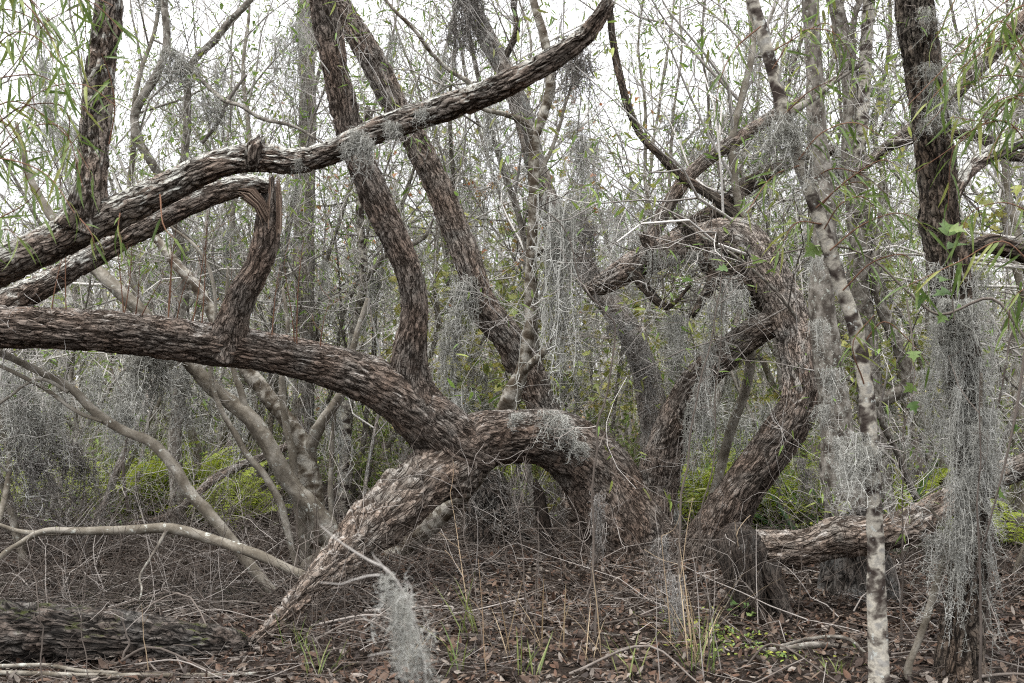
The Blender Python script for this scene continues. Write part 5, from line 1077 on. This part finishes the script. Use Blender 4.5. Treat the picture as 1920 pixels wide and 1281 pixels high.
for k, pts in enumerate([[(1300, 470, 30, 8.35), (1292, 440, 26, 8.3), (1280, 418, 20, 8.25), (1268, 405, 10, 8.22)], [(1235, 480, 30, 8.4), (1215, 455, 24, 8.3), (1204, 440, 12, 8.25)], [(1345, 520, 26, 8.2), (1318, 560, 18, 8.1), (1300, 590, 9, 8.05)]]):
    limb('broken_stub', pts, M['willow_pale' if k % 2 else 'dark_bark'], lo, np.array(lo.location), seed=400 + k, res=.009, jag=.05, flare=.3, flare_len=.06, key=f'lstub{k}', cell=(.03, .1))
rl = [x for x in bpy.data.objects if x.get('label', '').startswith('thick horizontal brown log')][0]; T = Tubes()
for _ in range(150):                                   # torn root fibres hanging off the log's end
    p = P(sr.uniform(1362, 1432), sr.uniform(1000, 1120), 6.42 + sr.uniform(-.03, .12)); ln = sr.uniform(.10, .32); v = np.array((sr.normal() * .25, sr.normal() * .2 - .1, -1.0)) * ln
    T.add([p, p + v * .35 + sr.normal(size=3) * .012, p + v * .7 + sr.normal(size=3) * .02, p + v], np.array((1, .9, .7, .3)) * sr.uniform(.0015, .004), 3, sr.uniform() * .3)
mk_obj('root_fibres', T.mesh('root_fibres', np.array(rl.location)), M['root_fibre'], rl, 'stuff')
# ------------------------------------------------------------------ leaf litter, sticks
def litter():
    rg = np.random.default_rng(12); n = 44000
    d = np.where(rg.uniform(size=n) < .72, np.sqrt(rg.uniform(4.2**2, 8.8**2, n)), np.sqrt(rg.uniform(3.2**2, 12.5**2, n))); x = rg.uniform(-.66, .66, n) * d; y = d
    keep = (np.hypot((x + 3.2) / 1.3, (y - 7.6) / .7) > 1) | (rg.uniform(size=n) < .35); x, y = x[keep], y[keep]; n = len(x)
    z = ground_z(x, y) + .004 + rg.uniform(0, .03, n) + .03 * (np.hypot(x - .4, y - 7.7) < 1.3) * rg.uniform(0, 1, n)
    z = np.maximum(z, -.084)
    dv = rand_dirs(rg, n); dv[:, 2] *= .45; u = rand_dirs(rg, n) * .6 + np.array((0, 0, 1.0))
    cl = np.array([(.080, .048, .032), (.110, .070, .048), (.055, .036, .027), (.135, .098, .073), (.036, .026, .021), (.21, .18, .155), (.092, .050, .031), (.045, .034, .028)])
    wet = np.exp(-(((x + 2.6) / 1.8)**2 + ((y - 7.4) / 1.6)**2))
    c = cl[rg.integers(len(cl), size=n)] * rg.uniform(.6, 1.25, (n, 1)) * (1 - .55 * wet)[:, None]; s = np.clip(np.exp(rg.normal(-3.15, .42, n)), .015, .075)
    A = np.concatenate([np.stack([x, y, z], 1), dv, u, s[:, None], (s * rg.uniform(.22, .6, n))[:, None], c, rg.uniform(-.5, .6, (n, 1)), rg.uniform(-.5, .6, (n, 1))], 1)
    Lf = Leaves(); Lf.addm('oval', A)
    props(mk_obj('leaf_litter', Lf.mesh('leaf_litter'), M['litter']), 'carpet of dead brown leaves on the swamp floor', None, None, 'stuff')
    T = Tubes()
    for _ in range(9500):
        d = math.sqrt(rg.uniform(3.4**2, 13**2)); x = rg.uniform(-.64, .64) * d; a = rg.uniform(0, math.pi); ln = rg.uniform(.08, .5)
        if rg.uniform() < .45: x = -abs(x)
        dz = abs(rg.normal()) * .10; p = np.array((x, d, max(gz(x, d), -.085) + .01 + abs(rg.normal()) * .03)); v = np.array((math.cos(a), math.sin(a) * .8, rg.normal() * .22)) * ln
        k = rg.normal(size=3) * ln * .12; r0 = rg.choice((.0012, .0018, .0026, .004), p=(.4, .3, .2, .1))
        C = np.array([p - v * .5, p - v * .17 + k, p + v * .17 + k * .6, p + v * .5]); C[:, 2] = np.maximum(C[:, 2], p[2] - .005)
        T.add(C, np.array((1, .9, .75, .4)) * r0, 3, rg.uniform() ** 2.0)
    props(mk_obj('fallen_twigs', T.mesh('fallen_twigs'), M['stick']), 'fine dead twigs strewn over the leaf litter', None, None, 'stuff')
    T = Tubes()   # tangled dead brush low on the left and behind
    for _ in range(1500):
        px = rg.uniform(-100, 2020) if rg.uniform() < .6 else rg.uniform(-100, 700); d = rg.uniform(6.7 if px < 540 else 5.8, 10.5); x = (px - CX) / F_PX * d; z0 = gz(x, d)
        twig(rg, T, (x, d, z0 + rg.uniform(0, .12)), unit(np.array((rg.normal(), rg.normal() * .6, abs(rg.normal()) * .55))), rg.uniform(.3, 1.1), rg.uniform(.0022, .006), 1, 5, .22, (0, 0, -.03), (1, 3), tone=rg.uniform() ** 2.4)
    props(mk_obj('dead_brush_tangle', T.mesh('dead_brush_tangle'), M['stick']), 'low tangle of dead grey twigs around the trunks', None, None, 'stuff')
litter()
STK = []
kr = np.random.default_rng(71)
for _ in range(70):
    d = math.sqrt(kr.uniform(5**2, 9.5**2)); px = kr.uniform(-60, 1980) if kr.uniform() < .5 else kr.uniform(-60, 760)
    x = (px - CX) / F_PX * d; a = kr.normal() * .5; ln = kr.uniform(.5, 1.5); p = np.array((x, d, gz(x, d) + .03)); r0 = kr.uniform(.004, .011)
    v = np.array((math.cos(a), math.sin(a), 0)) * ln; sw = kr.normal(size=3) * ln * .10; sw[2] = abs(sw[2])
    C = spline(np.array([[*(p - v * .5), 0], [*(p - v * .2 + sw), 0], [*(p + v * .15 - sw * .4 + np.array((0, 0, .02))), 0], [*(p + v * .5 + np.array((0, 0, abs(kr.normal()) * .07))), 0]]), 5)[:, :3]
    C[:, 2] = np.maximum(C[:, 2], ground_z(C[:, 0], C[:, 1]) + r0 * .5)
    T = Tubes(); T.add(C, np.linspace(r0, r0 * .4, len(C)), 6, kr.uniform(.05, .8))
    for _k in range(int(kr.integers(0, 3))):
        i = int(kr.integers(3, len(C))); twig(kr, T, C[i], unit(v + kr.normal(size=3) * np.array((.6, .6, .3)) * ln), ln * .3, r0 * .5, 0, 5, .2, tone=.6)
    o = mk_obj('fallen_stick', T.mesh('fallen_stick', p), M['stick']); o.location = tuple(p); STK.append(o)

# ------------------------------------------------------------------ labels for the many
ORD = ['leftmost'] + [w + ' from left' for w in 'second third fourth fifth sixth seventh eighth ninth tenth eleventh twelfth thirteenth fourteenth fifteenth sixteenth seventeenth eighteenth nineteenth twentieth twenty-first twenty-second twenty-third twenty-fourth twenty-fifth twenty-sixth twenty-seventh twenty-eighth twenty-ninth thirtieth thirty-first thirty-second thirty-third thirty-fourth thirty-fifth thirty-sixth thirty-seventh thirty-eighth thirty-ninth fortieth forty-first forty-second forty-third'.split()]
ZONES = [(200, 'near the left picture edge'), (430, 'behind the long left limb'), (640, 'behind the broken stub'), (810, 'behind the curved upright limb'), (1000, 'behind the thick leaning trunk'), (1220, 'behind the big arch'), (1430, 'behind the looping trunk'), (1640, 'behind the mottled sapling'), (1800, 'behind the rough dark trunk'), (9999, 'near the right picture edge')]
GZ = [(250, 'by the dark rotting log'), (480, 'left of the propping limb'), (700, 'under the propping limb'), (950, 'before the left side of the arch'), (1200, 'before the arch base'), (1430, 'by the torn root'), (1660, 'under the fallen log'), (9999, 'by the rough dark trunk')]
def zone(o, Z):
    px = pix(np.array(o.location))[0]
    for a, z in Z:
        if px < a: return px, z
def label_all(items, what, cat, group, Z):
    B = {}
    for o in items: px, z = zone(o, Z); B.setdefault(z, []).append((px, o))
    for z, L_ in B.items():
        L_.sort(key=lambda a: a[0])
        for k, (px, o) in enumerate(L_):
            q = '' if len(L_) == 1 else (ORD[k] + ' ' if k < len(ORD) else 'further ')
            lab = f'{q}{what} {z}'
            props(o, lab, cat, group)
WH = {'tall': ('tall thin twiggy tree', 'tree', 'tall twiggy trees of the thicket'), 'bare': ('bare grey sapling', 'sapling', 'bare saplings of the thicket'), 'leafy': ('thin green-leaved sapling', 'sapling', 'leafy saplings of the thicket'), 'yellow': ('sapling with yellow lobed leaves', 'sapling', 'yellow-leaved saplings'), 'rust': ('sapling with rusty orange leaves', 'sapling', 'rust-leaved saplings'),
      'shrub': ('low olive-leaved shrub', 'shrub', 'undergrowth shrubs'), 'brush': ('dead grey twiggy shrub', 'shrub', 'dead brush')}
for k, (w, c, g) in WH.items(): label_all([o for o, kk in SCAT if kk == k], w, c, g, ZONES)
label_all(DRY, 'thin dry upright stalk', 'stalk', 'dry stalks on the swamp floor', GZ)
label_all(STK, 'dead stick on the ground', 'stick', 'sticks on the swamp floor', GZ)
label_all(FERNS, 'bright green fern', 'fern', 'green ferns on the swamp floor', ZONES)
label_all([o for o, k, h in MOSSES if h == 'thicket'], 'grey moss beard hanging in thicket', 'moss', 'moss beards in the thicket', ZONES)
H = {}
for o, k, h in MOSSES:
    if h != 'thicket': H.setdefault((k, h), []).append((pix(np.array(o.location))[0], o))
for (k, h), L_ in H.items():
    L_.sort(key=lambda a: a[0]); w = {'old': 'dark old moss', 'rag': 'small ragged moss tuft', 'tuft': 'small moss tuft'}.get(k, 'pale grey moss')
    for i, (px, o) in enumerate(L_): props(o, (w + ' on ' + h) if len(L_) == 1 else f'{ORD[i] if i < len(ORD) else "further right"} {w} on {h}', 'moss', 'moss on ' + h)
for o in bpy.data.objects:
    if 'used' in o: del o['used']
